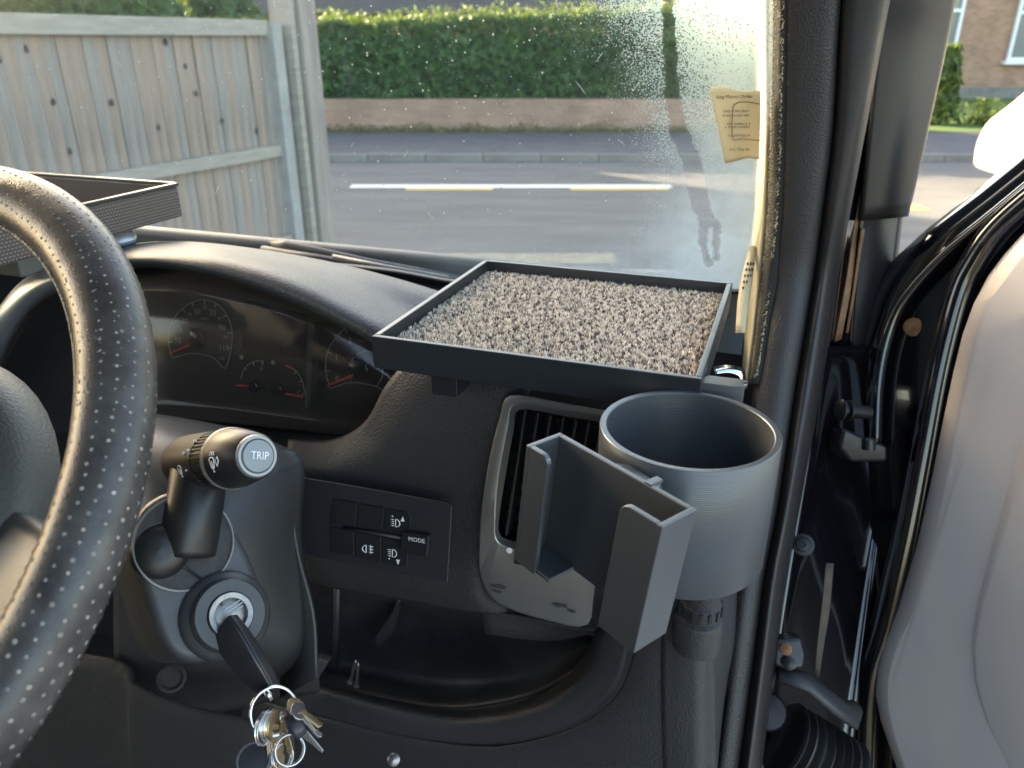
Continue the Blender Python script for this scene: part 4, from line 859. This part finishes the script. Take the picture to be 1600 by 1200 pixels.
# ================================================================== CUP HOLDER WITH PHONE CRADLE
CW = -.199
cc_ = QW(1077, 667, CW); cr_ = .0502
ch = thing('cup_holder', 'silky grey printed cup holder with phone cradle on its front', 'cup holder', cc_ - VZ * .09)
lathe('cup', cc_, (0, 0, 1), [(0, -.078), (cr_ - .005, -.078), (cr_ - .0042, -.076), (cr_ - .0042, -.0006), (cr_ - .0036, 0), (cr_ - .0006, 0), (cr_, -.0008), (cr_, -.080), (cr_ - .0008, -.081), (0, -.081)], 'cup', ch, n=96)
T1 = QW(875, 675, CW); T2 = QW(1090, 795, CW); ca = (T2 - T1); LP = ca.length; ca.normalize(); cn = Vector((ca.y, -ca.x, 0)); cn = cn if cn.dot(CAM - T1) > 0 else -cn
cw = (-VZ - ca * .13).normalized(); CH = .082; ct_ = .0032; CDp = .024
def C(a, n, h): return T1 + ca * a + cn * n + cw * h
def cbox(name, a0, a1, n0, n1, h0, h1, m='cup', bevel=.0006):
    vs_ = [C(a, n, h) for a in (a0, a1) for n in (n0, n1) for h in (h0, h1)]
    return mk(name, vs_, [(0, 1, 3, 2), (4, 6, 7, 5), (0, 4, 5, 1), (2, 3, 7, 6), (0, 2, 6, 4), (1, 5, 7, 3)], m, ch, bevel=bevel)
cbox('cradle_back', ct_, LP - ct_, -.0, ct_, 0, CH)
cbox('cradle_side', 0, ct_, 0, CDp, 0, CH); cbox('cradle_side', LP - ct_, LP, 0, CDp, 0, CH)
def flange(a0, a1, round_at):
    pts = []; r = .006
    s = 1 if a1 > a0 else -1
    pts = [C(a0, CDp, 0)] + [C(a1 - s * r + s * r * math.sin(t), CDp, r - r * math.cos(t)) for t in [k * math.pi / 12 for k in range(7)]] + [C(a1, CDp, CH), C(a0, CDp, CH)]
    return prism('cradle_flange', pts, -cn * ct_, 'cup', ch, bevel=.0005)
flange(ct_, .0185, 1); flange(LP - ct_, LP - .026, 1)
cbox('cradle_floor', ct_, .030, ct_, CDp - .001, CH - .004, CH - .001)
# fillet web between cup and cradle, and bracket to the tray
web = [C(.030, .001, .005), C(.035, -.004, .005), C(.042, -.012, .005), C(.068, -.010, .005), C(.073, -.003, .005), C(.076, .001, .005)]
prism('web', web, cw * .07, 'cup', ch, bevel=.0015)
box('web_tab', C(.068, -.002, .0005), ca * .0022, cn * .0045, VZ * .0012, 'cup', ch, bevel=.0004)
ba = QW(1098, 598, CW + .004); bb = QW(1168, 594, CW + .004)
prism('bracket', [QW(1092, 590, CW + .004), QW(1110, 586, CW + .004), QW(1160, 592, CW + .004), QW(1164, 604, CW + .004), QW(1140, 603, CW + .004), QW(1092, 597, CW + .004)], -VZ * .012, 'cup', ch, bevel=.0006)
cp_ = thing('spring_clip', 'shiny bent metal clip at the tray corner behind the cup holder', 'clip', QW(1140, 600, CW))
loft('band', [[P(x, y, d) for x, y, d in r] for r in ([(1114, 574, .52), (1135, 571, .522), (1158, 575, .525), (1164, 584, .527), (1163, 612, .53)], [(1118, 584, .51), (1138, 582, .512), (1154, 587, .514), (1157, 597, .516), (1155, 616, .52)])], 'chrome', cp_, n=20, solid=.0008)
lathe('pivot', P(1158, 600, .512), VX, [(.003, -.004), (.003, .004)], 'chrome', cp_, n=12)

# ================================================================== SECOND TRAY AT THE LEFT
T2W = -.152
k_r = QW(276, 286, T2W); k_f = QW(-160, 255, T2W); k_n = QW(-200, 392, T2W)
dn = (k_n - k_r).normalized(); df_ = (k_f - k_r).normalized()
t2 = thing('woven_tray', 'brown woven sided tray on the dashboard behind the steering wheel', 'tray', k_r - VZ * .04 + dn * .2)
def wall2(name, a, b, t, z0, z1, m, bev=.0008): d = (b - a).normalized(); s = d.cross(VZ) * t; return prism(name, [a + VZ * z0, b + VZ * z0, b + VZ * z0 + s, a + VZ * z0 + s], VZ * (z1 - z0), m, t2, bevel=bev)
Lw = .42
wn = dn.cross(VZ); SG = -1 if wn.dot(CAM - k_r) > 0 else 1
nw = wall2('near_wall', k_r, k_r + dn * Lw, .004 * SG, -.038, -.005, 'weave'); wall2('near_rim', k_r - dn * .003, k_r + dn * Lw, .006 * SG, -.004, .0, 'tray')
wall2('far_wall', k_r + df_ * .005, k_r + df_ * Lw, .004, -.038, -.005, 'weave'); wall2('far_rim', k_r + df_ * .005, k_r + df_ * Lw, .006, -.004, .0, 'tray')
prism('tray_base', [k_r + dn * .004 - VZ * .038, k_r + dn * Lw - VZ * .038, k_r + dn * Lw + df_ * .3 - VZ * .038, k_r + df_ * Lw - VZ * .038], VZ * .002, 'weave', t2, bevel=0)
wn = dn.cross(VZ); wn = wn if wn.dot(CAM - k_r) > 0 else -wn
vs_, fs = [], []
for r_ in range(9):
    for i in range(96):
        c = k_r + dn * (.004 + i * .0042 + (.0021 if r_ % 2 else 0)) - VZ * (.0085 + r_ * .0034) + wn * .0002; k = len(vs_)
        vs_ += [c - dn * .0019, c + VZ * .0011 + wn * .0004, c + dn * .0019, c - VZ * .0011 + wn * .0004, c + wn * .0011]
        fs += [(k, k + 1, k + 4), (k + 1, k + 2, k + 4), (k + 2, k + 3, k + 4), (k + 3, k, k + 4)]
mk('weave_stitches', vs_, fs, mat('woven_cord', (.26, .21, .19), .6), nw, kind='stuff')
b0 = thing('support_block', 'plain grey block propping up the woven tray', 'block', P(35, 425, .80))
box('core', P(36, 404, .80), VX * .018, VY * .02, VZ * .014, 'block', b0, bevel=.003)
box('pad', P(36, 404, .80) + VZ * .016, VX * .019, VY * .021, VZ * .0018, 'weave', b0, bevel=.0005)
s0 = thing('dash_pod', 'small smooth grey pod on the dash beside the steering wheel rim', 'sensor', P(178, 372, .86))
lathe('shell', P(172, 370, .86), (VZ + VX * .1), [(.026, -.004), (.027, 0), (.022, .008), (.012, .012), (0, .013)], 'arc', s0, n=28)
lathe('foot', P(176, 379, .86), VZ, [(.022, -.008), (.024, 0)], 'smooth', s0, n=24)

# ================================================================== STEERING WHEEL
WC = CAM + Vector((-.3595, .319, -.2085)); we, wa = .828, -.035
wn_ = (-VY * math.cos(we) * math.cos(wa) + VX * math.cos(we) * math.sin(wa) + VZ * math.sin(we)).normalized()
w1 = VZ.cross(wn_).normalized(); w2 = wn_.cross(w1); WR, wr = .19, .0167
sw = thing('steering_wheel', 'worn black leather steering wheel with perforated rim', 'steering wheel', WC)
def rim(t, a, r=wr):
    d = w1 * math.cos(t) + w2 * math.sin(t); rr = r * (1 + .04 * math.cos(2 * a)); return WC + d * (WR + rr * math.cos(a)) + wn_ * rr * math.sin(a)
n1, n2 = 240, 36
def rim_mesh():
    vs_ = []
    for i in range(n1):
        for j in range(n2):
            t, a = 2 * math.pi * i / n1, 2 * math.pi * j / n2; q = mnoise.noise((math.cos(t) * 30, math.sin(t) * 30, a * 1.5)) * .00025
            vs_.append(rim(t, a, wr + q))
    fs = [(i * n2 + j, i * n2 + (j + 1) % n2, ((i + 1) % n1) * n2 + (j + 1) % n2, ((i + 1) % n1) * n2 + j) for i in range(n1) for j in range(n2)]
    return mk('rim', vs_, fs, 'leather', sw, smooth=True)
RM = rim_mesh()
# perforations: shallow dust-filled holes in rows round the rim
vs_, fs = [], []; rows_ = 16; random.seed(4)
for i in range(205):
    for j in range(rows_):
        t = 2 * math.pi * (i + (.5 if j % 2 else 0) + random.uniform(-.14, .14)) / 205; a = 2 * math.pi * j / rows_ + .1 + random.uniform(-.04, .04)
        c = rim(t, a, wr + .00005 + mnoise.noise((math.cos(t) * 30, math.sin(t) * 30, a * 1.5)) * .00025); 
        if (CAM - c).length > .62: continue
        x, y = pix(c)
        if not (-40 < x < 300 and 200 < y < 1240): continue
        nr = (c - (WC + (w1 * math.cos(t) + w2 * math.sin(t)) * WR)).normalized(); e1, e2, _ = basis(nr); s = random.uniform(.00052, .00085) * (1 + .35 * sm(600, 900, y)); k = len(vs_)
        for q in range(6): vs_.append(c + nr * .0001 + (e1 * math.cos(q * 1.047) + e2 * math.sin(q * 1.047)) * s)
        vs_.append(c + nr * .00022); fs += [(k + q, k + (q + 1) % 6, k + 6) for q in range(6)]
mk('perforations', vs_, fs, 'perf', RM, kind='stuff', recalc=False)
vs_, fs = [], []; random.seed(8)
for i in range(5200):
    t = random.uniform(0, 2 * math.pi); a = random.uniform(0, 2 * math.pi); c = rim(t, a, wr + .00012 + mnoise.noise((math.cos(t) * 30, math.sin(t) * 30, a * 1.5)) * .00025)
    x, y = pix(c)
    if not (90 < x < 215 and 330 < y < 640) or (c - CAM).length > .5: continue
    if mnoise.noise((x * .02, y * .02, 4)) + .6 * mnoise.noise((x * .09, y * .09, 1)) < .05: continue
    nr = (c - (WC + (w1 * math.cos(t) + w2 * math.sin(t)) * WR)).normalized(); e1, e2, _ = basis(nr); k = len(vs_); s_ = random.uniform(.0003, .0012)
    vs_ += [c + (e1 * math.cos(q * 1.2566) * random.uniform(.3, 1) + e2 * math.sin(q * 1.2566) * random.uniform(.3, 1)) * s_ for q in range(5)]; fs.append(tuple(range(k, k + 5)))
if fs: mk('wear_flecks', vs_, fs, mat('scuffed_leather', (.20, .18, .17), .75), RM, kind='stuff', recalc=False)
# inner stitched strip
tube('inner_seam', [rim(2 * math.pi * i / 200, math.pi - .25, wr + .0003) for i in range(200)], .0016, 'worn', RM, n=6, closed=True)
# hub and spoke
lathe('hub_cover', WC - wn_ * .030, wn_, [(.108, -.02), (.108, .0), (.102, .012), (.085, .020), (.05, .025), (0, .027)], 'hub', sw, n=48, sx=1.12, e1=w1)
def SP(a, b, h): return WC + w1 * a + w2 * b + wn_ * h
for sgn in (1, -1):
    loft('spoke', [[SP(x * sgn, y, h) for x, y, h in r] for r in ([(.08, .035, -.045), (.12, .030, -.035), (.16, .024, -.02), (.188, .024, -.006)], [(.08, .030, -.028), (.12, .024, -.024), (.16, .018, -.012), (.188, .018, .0)], [(.08, -.02, -.026), (.12, -.022, -.022), (.16, -.024, -.010), (.184, -.03, .0)], [(.08, -.04, -.04), (.12, -.04, -.035), (.16, -.042, -.02), (.18, -.05, -.006)])], 'spoke', sw, n=16, per=4)
loft('spoke', [[SP(x, y, h) for x, y, h in r] for r in ([(-.03, -.08, -.04), (-.03, -.13, -.03), (-.028, -.185, -.004)], [(0, -.08, -.028), (0, -.13, -.02), (0, -.187, .0)], [(.03, -.08, -.04), (.03, -.13, -.03), (.028, -.185, -.004)])], 'spoke', sw, n=12, per=4)

# ================================================================== COLUMN POD, STALK, LOCK
pod = thing('steering_column', 'grey plastic steering column pod with ignition lock', 'steering column', P(310, 1030, .48))
PN = (CAM - P(310, 900, .45)).normalized(); PN = (PN + _rt * .25 + _up * .1).normalized(); p0 = P(310, 900, .445)
def PO(x, y, o=0): return QP(x, y, p0 + PN * o, PN)
out = cat_rom([Vector((x, y, 0)) for x, y in [(206, 835), (220, 798), (245, 776), (275, 766), (318, 772), (350, 800), (382, 850), (405, 900), (414, 940), (412, 975), (395, 1002), (360, 1024), (320, 1036), (290, 1034), (265, 1018), (248, 990), (232, 945), (214, 885)]], 60, True)
pb = prism('pod_shell', [PO(q.x, q.y) for q in out], -PN * .09, 'col', pod, bevel=.006, seg=4)
cs = PO(288, 848, .0); sc_ = .445 / FPX
lathe('socket_rim', cs, PN, [(74 * sc_, -.004), (75 * sc_, .0015), (72.5 * sc_, .002), (71 * sc_, .0005)], 'ring', pod, n=48, caps=False)
lathe('stalk_socket', cs, PN, [(72 * sc_, .0003), (60 * sc_, .0007), (30 * sc_, .001), (0, .001)], 'dustblack', pod, n=48)
tube('split_line', [PO(262, 876, .0022), PO(285, 884, .0022), PO(320, 908, .002), PO(338, 925, .010), PO(347, 945, .0135)], .0007, 'lens', pod, n=6)
ic = PO(352, 962, 0)
lathe('lock_boss', ic, PN, [(70 * sc_, -.004), (69 * sc_, .002), (64 * sc_, .005), (57 * sc_, .007), (55 * sc_, .011), (52 * sc_, .0125), (35 * sc_, .0125), (34.5 * sc_, .008)], 'col', pod, n=56)
lk = lathe('lock_ring', ic, PN, [(34 * sc_, .006), (34 * sc_, .0135), (32.5 * sc_, .0145), (25 * sc_, .0142), (24 * sc_, .011), (12 * sc_, .0125), (0, .0125)], 'lock', pod, n=48)
pr_ = (PO(360, 962) - PO(340, 962)).normalized(); pu_ = PN.cross(pr_)
for s_, a_ in (('STOP', 205), ('PARK', 150), ('MAR', 95), ('AVV', 45)):
    n_ = len(s_)
    for i, ch_ in enumerate(s_):
        t = R(a_ - (i - (n_ - 1) / 2) * 12); d = pr_ * math.cos(t) + pu_ * math.sin(t)
        text('lock_lettering', ch_, ic + d * 28.8 * sc_ + PN * .0143, d.cross(PN) * -1 if (d.cross(PN) * -1).dot(PN.cross(d)) > 0 else d.cross(PN), d, .0022, 'scuff', lk)
for k in (-1, 0, 1): box('lock_groove', ic + (pr_ * .3 + pu_ * .9) * .004 + pu_ * .0022 * k + PN * .0128, (pr_ + pu_ * .7).normalized() * .006, (pu_ - pr_ * .7).normalized() * .0004, PN * .0004, 'lock', lk)
# stalk
sk = thing('wiper_stalk', 'black wiper stalk with grey trip button beside the steering wheel', 'stalk', cs)
lathe('boot', PO(250, 862, -.002), PN + _rt * -.2, [(.016, -.002), (.0155, .003), (.012, .007), (.006, .0085), (0, .009)], 'stalk', sk, n=32)
tube('arm', cat_rom([PO(292, 862, -.006), P(300, 815, .452), P(307, 770, .458), P(310, 735, .465)], 14), [.0165 - .00005 * i for i in range(14)], 'stalk', sk, n=28)
A_, B_ = P(297, 722, .476), P(403, 712.5, .412); hax = (B_ - A_); HL = hax.length; hax.normalize()
hd_ = lathe('head', A_, hax, [(0, -.014), (.010, -.012), (.0155, -.006), (.0165, 0), (.0168, .015), (.0168, HL * .45)], 'stalk', sk, n=48)
lathe('twist_ring', A_, hax, [(.0155, HL * .44), (.0160, HL * .45), (.0160, HL * .62), (.0155, HL * .63)], 'stalk', hd_, n=48)
e1, e2, _ = basis(hax)
for i in range(44):
    t = 2 * math.pi * i / 44; d = e1 * math.cos(t) + e2 * math.sin(t); box('knurl', A_ + hax * (HL * .535) + d * .0162, hax * HL * .075, hax.cross(d) * .00055, d * .0006, 'stalk', hd_)
lathe('collar', A_, hax, [(.0166, HL * .615), (.0176, HL * .63), (.0176, HL * .66), (.0172, HL * .67)], 'ring', hd_, n=48)
lathe('nose', A_, hax, [(.0172, HL * .66), (.0165, HL * .75), (.0126, HL * .97), (.0112, HL * .985)], 'stalk', hd_, n=48)
lathe('button_ring', A_, hax, [(.0114, HL * .955), (.0117, HL * .985), (.0108, HL * 1.0), (.0094, HL * 1.0), (.0092, HL * .97)], 'ring', hd_, n=48, caps=False)
bt = lathe('trip_button', A_, hax, [(.0089, HL * .95), (.0089, HL * 1.0), (.0085, HL * 1.008), (.005, HL * 1.012), (0, HL * 1.013)], 'btngrey', hd_, n=40)
rr = (_rt - hax * _rt.dot(hax)).normalized(); ru = hax.cross(rr); ru = ru if ru.z > 0 else -ru
text('lettering', 'TRIP', A_ + hax * (HL * 1.013 + .0004) + rr * .0003, rr, ru, .0042, 'white', bt, thick=.0002, spread=.85)
def stalk_icon(fx, off, sc):
    cdir = (CAM - (A_ + hax * HL * fx)).normalized(); cdir = (cdir - hax * cdir.dot(hax)).normalized()
    tng = hax.cross(cdir); tng = tng if tng.z < 0 else -tng
    rad = .0173
    def f(a, b):
        th_ = (b * sc + off) / rad; return A_ + hax * (HL * fx + a * sc) + (cdir * math.cos(th_) + tng * math.sin(th_)) * (rad + .0002)
    return f
for fx, off, sc, big in ((.30, .0045, .00042, False), (.80, .002, .00050, True)):
    f = stalk_icon(fx, off, sc)
    tube('symbol', [f(-6, -5), f(-2, -7), f(2, -7), f(6, -5), f(3, 5), f(-3, 5), f(-6, -5)], .00026, 'white', hd_, n=4)
    tube('symbol', [f(0, 7), f(0, -3)], .00026, 'white', hd_, n=4); tube('symbol', [f(0, 8), f(.6, 9)], .0005, 'white', hd_, n=4)
    if big:
        for k in (-3, 3): tube('symbol', [f(k - 2.5, -9), f(k - 2, -12), f(k, -13), f(k + 2, -12), f(k + 2.5, -9)], .00024, 'white', hd_, n=4)
        tube('symbol', [f(9, -3), f(14, -7), f(17, -3), f(12, 3), f(9, -3)], .00026, 'white', hd_, n=4)
f = stalk_icon(.40, .004, .00042); tube('symbol', [f(0, 1), f(.8, 1)], .0006, 'white', hd_, n=6)
for fx, o_ in ((.36, -.0055), (.43, -.0068), (.46, -.0125)):
    f = stalk_icon(fx, o_, .00042); tube('symbol', [f(0, 0), f(2.6, 0)], .0009, 'white', hd_, n=6)

# ================================================================== KEYS
kt = thing('ignition_key', 'black plastic headed van key turned in the ignition lock', 'key', P(430, 1085, .42))
K = [(350, 962, .436), (368, 990, .428), (392, 1030, .424), (415, 1060, .425), (432, 1085, .43)]
kx = [P(*q) for q in K]
side = (P(385, 970, .43) - P(335, 1000, .43)).normalized()
wd = [.0080, .0112, .0126, .0128, .0105]
rowsL = [a + side * -w_ for a, w_ in zip(kx, wd)]; rowsR = [a + side * w_ for a, w_ in zip(kx, wd)]; kn = (CAM - kx[2]).normalized()
kl = [P(x, y, d) for x, y, d in ((331, 996, .431), (350, 1030, .427), (376, 1062, .425), (407, 1088, .427))]
kr1 = [P(x, y, d) for x, y, d in ((356, 962, .424), (374, 990, .419), (398, 1032, .416), (426, 1079, .419))]
kr2 = [P(x, y, d) for x, y, d in ((372, 960, .430), (394, 988, .427), (421, 1030, .425), (438, 1070, .427))]
kb = [(a + b) / 2 - kn * .012 for a, b in zip(kl, kr2)]
kh = loft('head', [kl, kr1, kr2, kb, kl], 'keyblack', kt, n=22, straight=True, solid=0)
kh.modifiers.new('b', 'BEVEL').width = .0012; kh.modifiers['b'].segments = 2; kh.modifiers['b'].limit_method = 'ANGLE'
prism('head_end', [kl[3], kr1[3], kr2[3], kb[3]], (kl[3] - kl[2]) * .04, 'keyblack', kt, bevel=0)
tube('head_seam', cat_rom([a.lerp(b, .25) + kn * .0006 for a, b in zip(kr1, kr2)], 20), .0006, 'keyblack', kt, n=6)
box('blade', P(352, 958, .442), (kx[1] - kx[0]).normalized() * .004, side * .0045, kn * .001, 'steel', kt, bevel=.0003)
tube('lug', [P(412, 1078, .418), P(420, 1086, .415), P(424, 1092, .416)], [.0016, .0020, .0016], 'chrome', kt, n=8)
def ring_path(c, r, ax, up_, k=1.0, n=48, turns=1.0):
    ax = Vector(ax).normalized(); u = (Vector(up_) - ax * Vector(up_).dot(ax)).normalized(); v = ax.cross(u)
    return [c + (u * math.cos(t) + v * math.sin(t) * k) * r for t in [2 * math.pi * turns * i / n for i in range(n)]]
rc = P(428, 1111, .415)
kr = thing('key_ring', 'large shiny split ring hanging from the ignition key', 'key ring', rc)
view = (CAM - rc).normalized()
tube('coil', ring_path(rc, .0122, view + _rt * .25, _up), .0010, 'chrome', kr, n=8, closed=True)
tube('coil', ring_path(rc - view * .0018, .0122, view + _rt * .25, _up), .0009, 'chrome', kr, n=8, closed=True)
def key(name, label, p_, q_, wdt, m, bow='round', group='keys on the split ring', thick=.0009, tilt=None):
    """a flat key with bow, blade and bits from bow centre p_ to tip q_"""
    t = thing(name, label, 'key', p_, group); ax = (q_ - p_); L_ = ax.length; ax.normalize()
    nn = tilt if tilt is not None else (CAM - p_).normalized(); nn = (nn - ax * nn.dot(ax)).normalized(); s = ax.cross(nn)
    bw = wdt; pts = [p_ + (ax * math.cos(a) + s * math.sin(a)) * bw for a in [2 * math.pi * i / 18 for i in range(18)]]
    prism('bow', [x - nn * thick for x in pts], nn * thick * 2, m, t, bevel=.0003)
    bl = [p_ + ax * bw * .8 - s * bw * .38]; k = 7
    for i in range(k):
        a = bw * .9 + (L_ - bw * .9) * (i + .5) / k; bl.append(p_ + ax * a - s * bw * (.38 - .16 * (i % 2)))
    bl += [p_ + ax * L_, p_ + ax * (L_ - .001) + s * bw * .36, p_ + ax * bw * .8 + s * bw * .38]
    prism('blade', [x - nn * thick * .8 for x in bl], nn * thick * 1.6, m, t, bevel=.0002)
    return t
tl = (_rt * .9 + view * .45).normalized()
key('brass_key', 'short toothed brass key pointing right from the split ring', P(462, 1104, .413), P(503, 1135, .412), .0052, 'brass', tilt=tl + _up * .6)
key('steel_key', 'thin steel key just below the toothed brass key', P(466, 1112, .411), P(502, 1152, .410), .0050, 'steel', tilt=tl + _up * .3)
bk = thing('black_headed_key', 'key with rounded black plastic head and long tapered steel blade', 'key', P(466, 1135, .41), 'keys on the split ring')
tube('head', [P(452, 1118, .412), P(458, 1127, .41), P(466, 1138, .409), P(474, 1148, .409)], [.0030, .0046, .0048, .0036], 'keyblack', bk, n=12, flat=.6)
prism('blade', [P(473, 1142, .409), P(480, 1141, .409), P(506, 1172, .408), P(503, 1177, .408), P(498, 1174, .408), P(471, 1150, .409)], view * -.0018, 'steel', bk, bevel=.0004)
for i, (x0, y0, x1, y1, m_, lb) in enumerate(((418, 1122, 424, 1200, 'steel', 'leftmost of the thick steel keys hanging edge on'), (425, 1122, 432, 1205, 'chrome', 'second thick steel key hanging edge on'), (432, 1122, 440, 1205, 'brass', 'third of the keys hanging edge on, brass coloured'))):
    key('door_key', lb, P(x0, y0 + 10, .413 + .001 * i), P(x1, y1, .415 + .001 * i), .0085, m_, thick=.0011, tilt=(_rt * .95 + view * .42))
lt = thing('brass_tag', 'narrow brass bar tag hanging between the keys', 'tag', P(445, 1150, .41), 'keys on the split ring')
prism('bar', [P(438, 1126, .409), P(446, 1126, .409), P(458, 1172, .406), P(456, 1178, .406), P(449, 1178, .406)], -view * .0016, 'brass', lt, bevel=.0004)
tube('loop', ring_path(P(440, 1120, .41), .0024, _rt, _up, n=20), .0006, 'steel', lt, n=6, closed=True)
for nm, lb, c, r, ax in (('small_ring', 'thin split ring through the round disc tag', P(410, 1140, .411), .0075, _rt + view * .25), ('small_ring', 'small split ring at the bottom centre of the key bunch', P(452, 1172, .405), .0075, view + _rt * .2), ('small_ring', 'open small ring left of the bottom of the brass tag', P(440, 1182, .407), .0062, view * .7 + _rt * .7)):
    s_ = thing(nm, lb, 'ring', c); tube('coil', ring_path(c, r, ax, _up), .0007, 'chrome', s_, n=7, closed=True); tube('coil', ring_path(c + ax.normalized() * .0013, r, ax, _up), .0007, 'steel', s_, n=7, closed=True)
dt = thing('disc_tag', 'round dark disc tag with a metal rim at the left of the keys', 'tag', P(397, 1185, .41))
dc = P(397, 1188, .41); dax = (view + _up * .2 - _rt * .1)
lathe('rim', dc, dax, [(.0078, -.001), (.0090, -.001), (.0092, .0), (.0090, .001), (.0078, .001)], 'steel', dt, n=32, caps=False)
lathe('face', dc, dax, [(.0080, -.0006), (.0080, .0006), (0, .0008)], 'keyblack', dt, n=32)
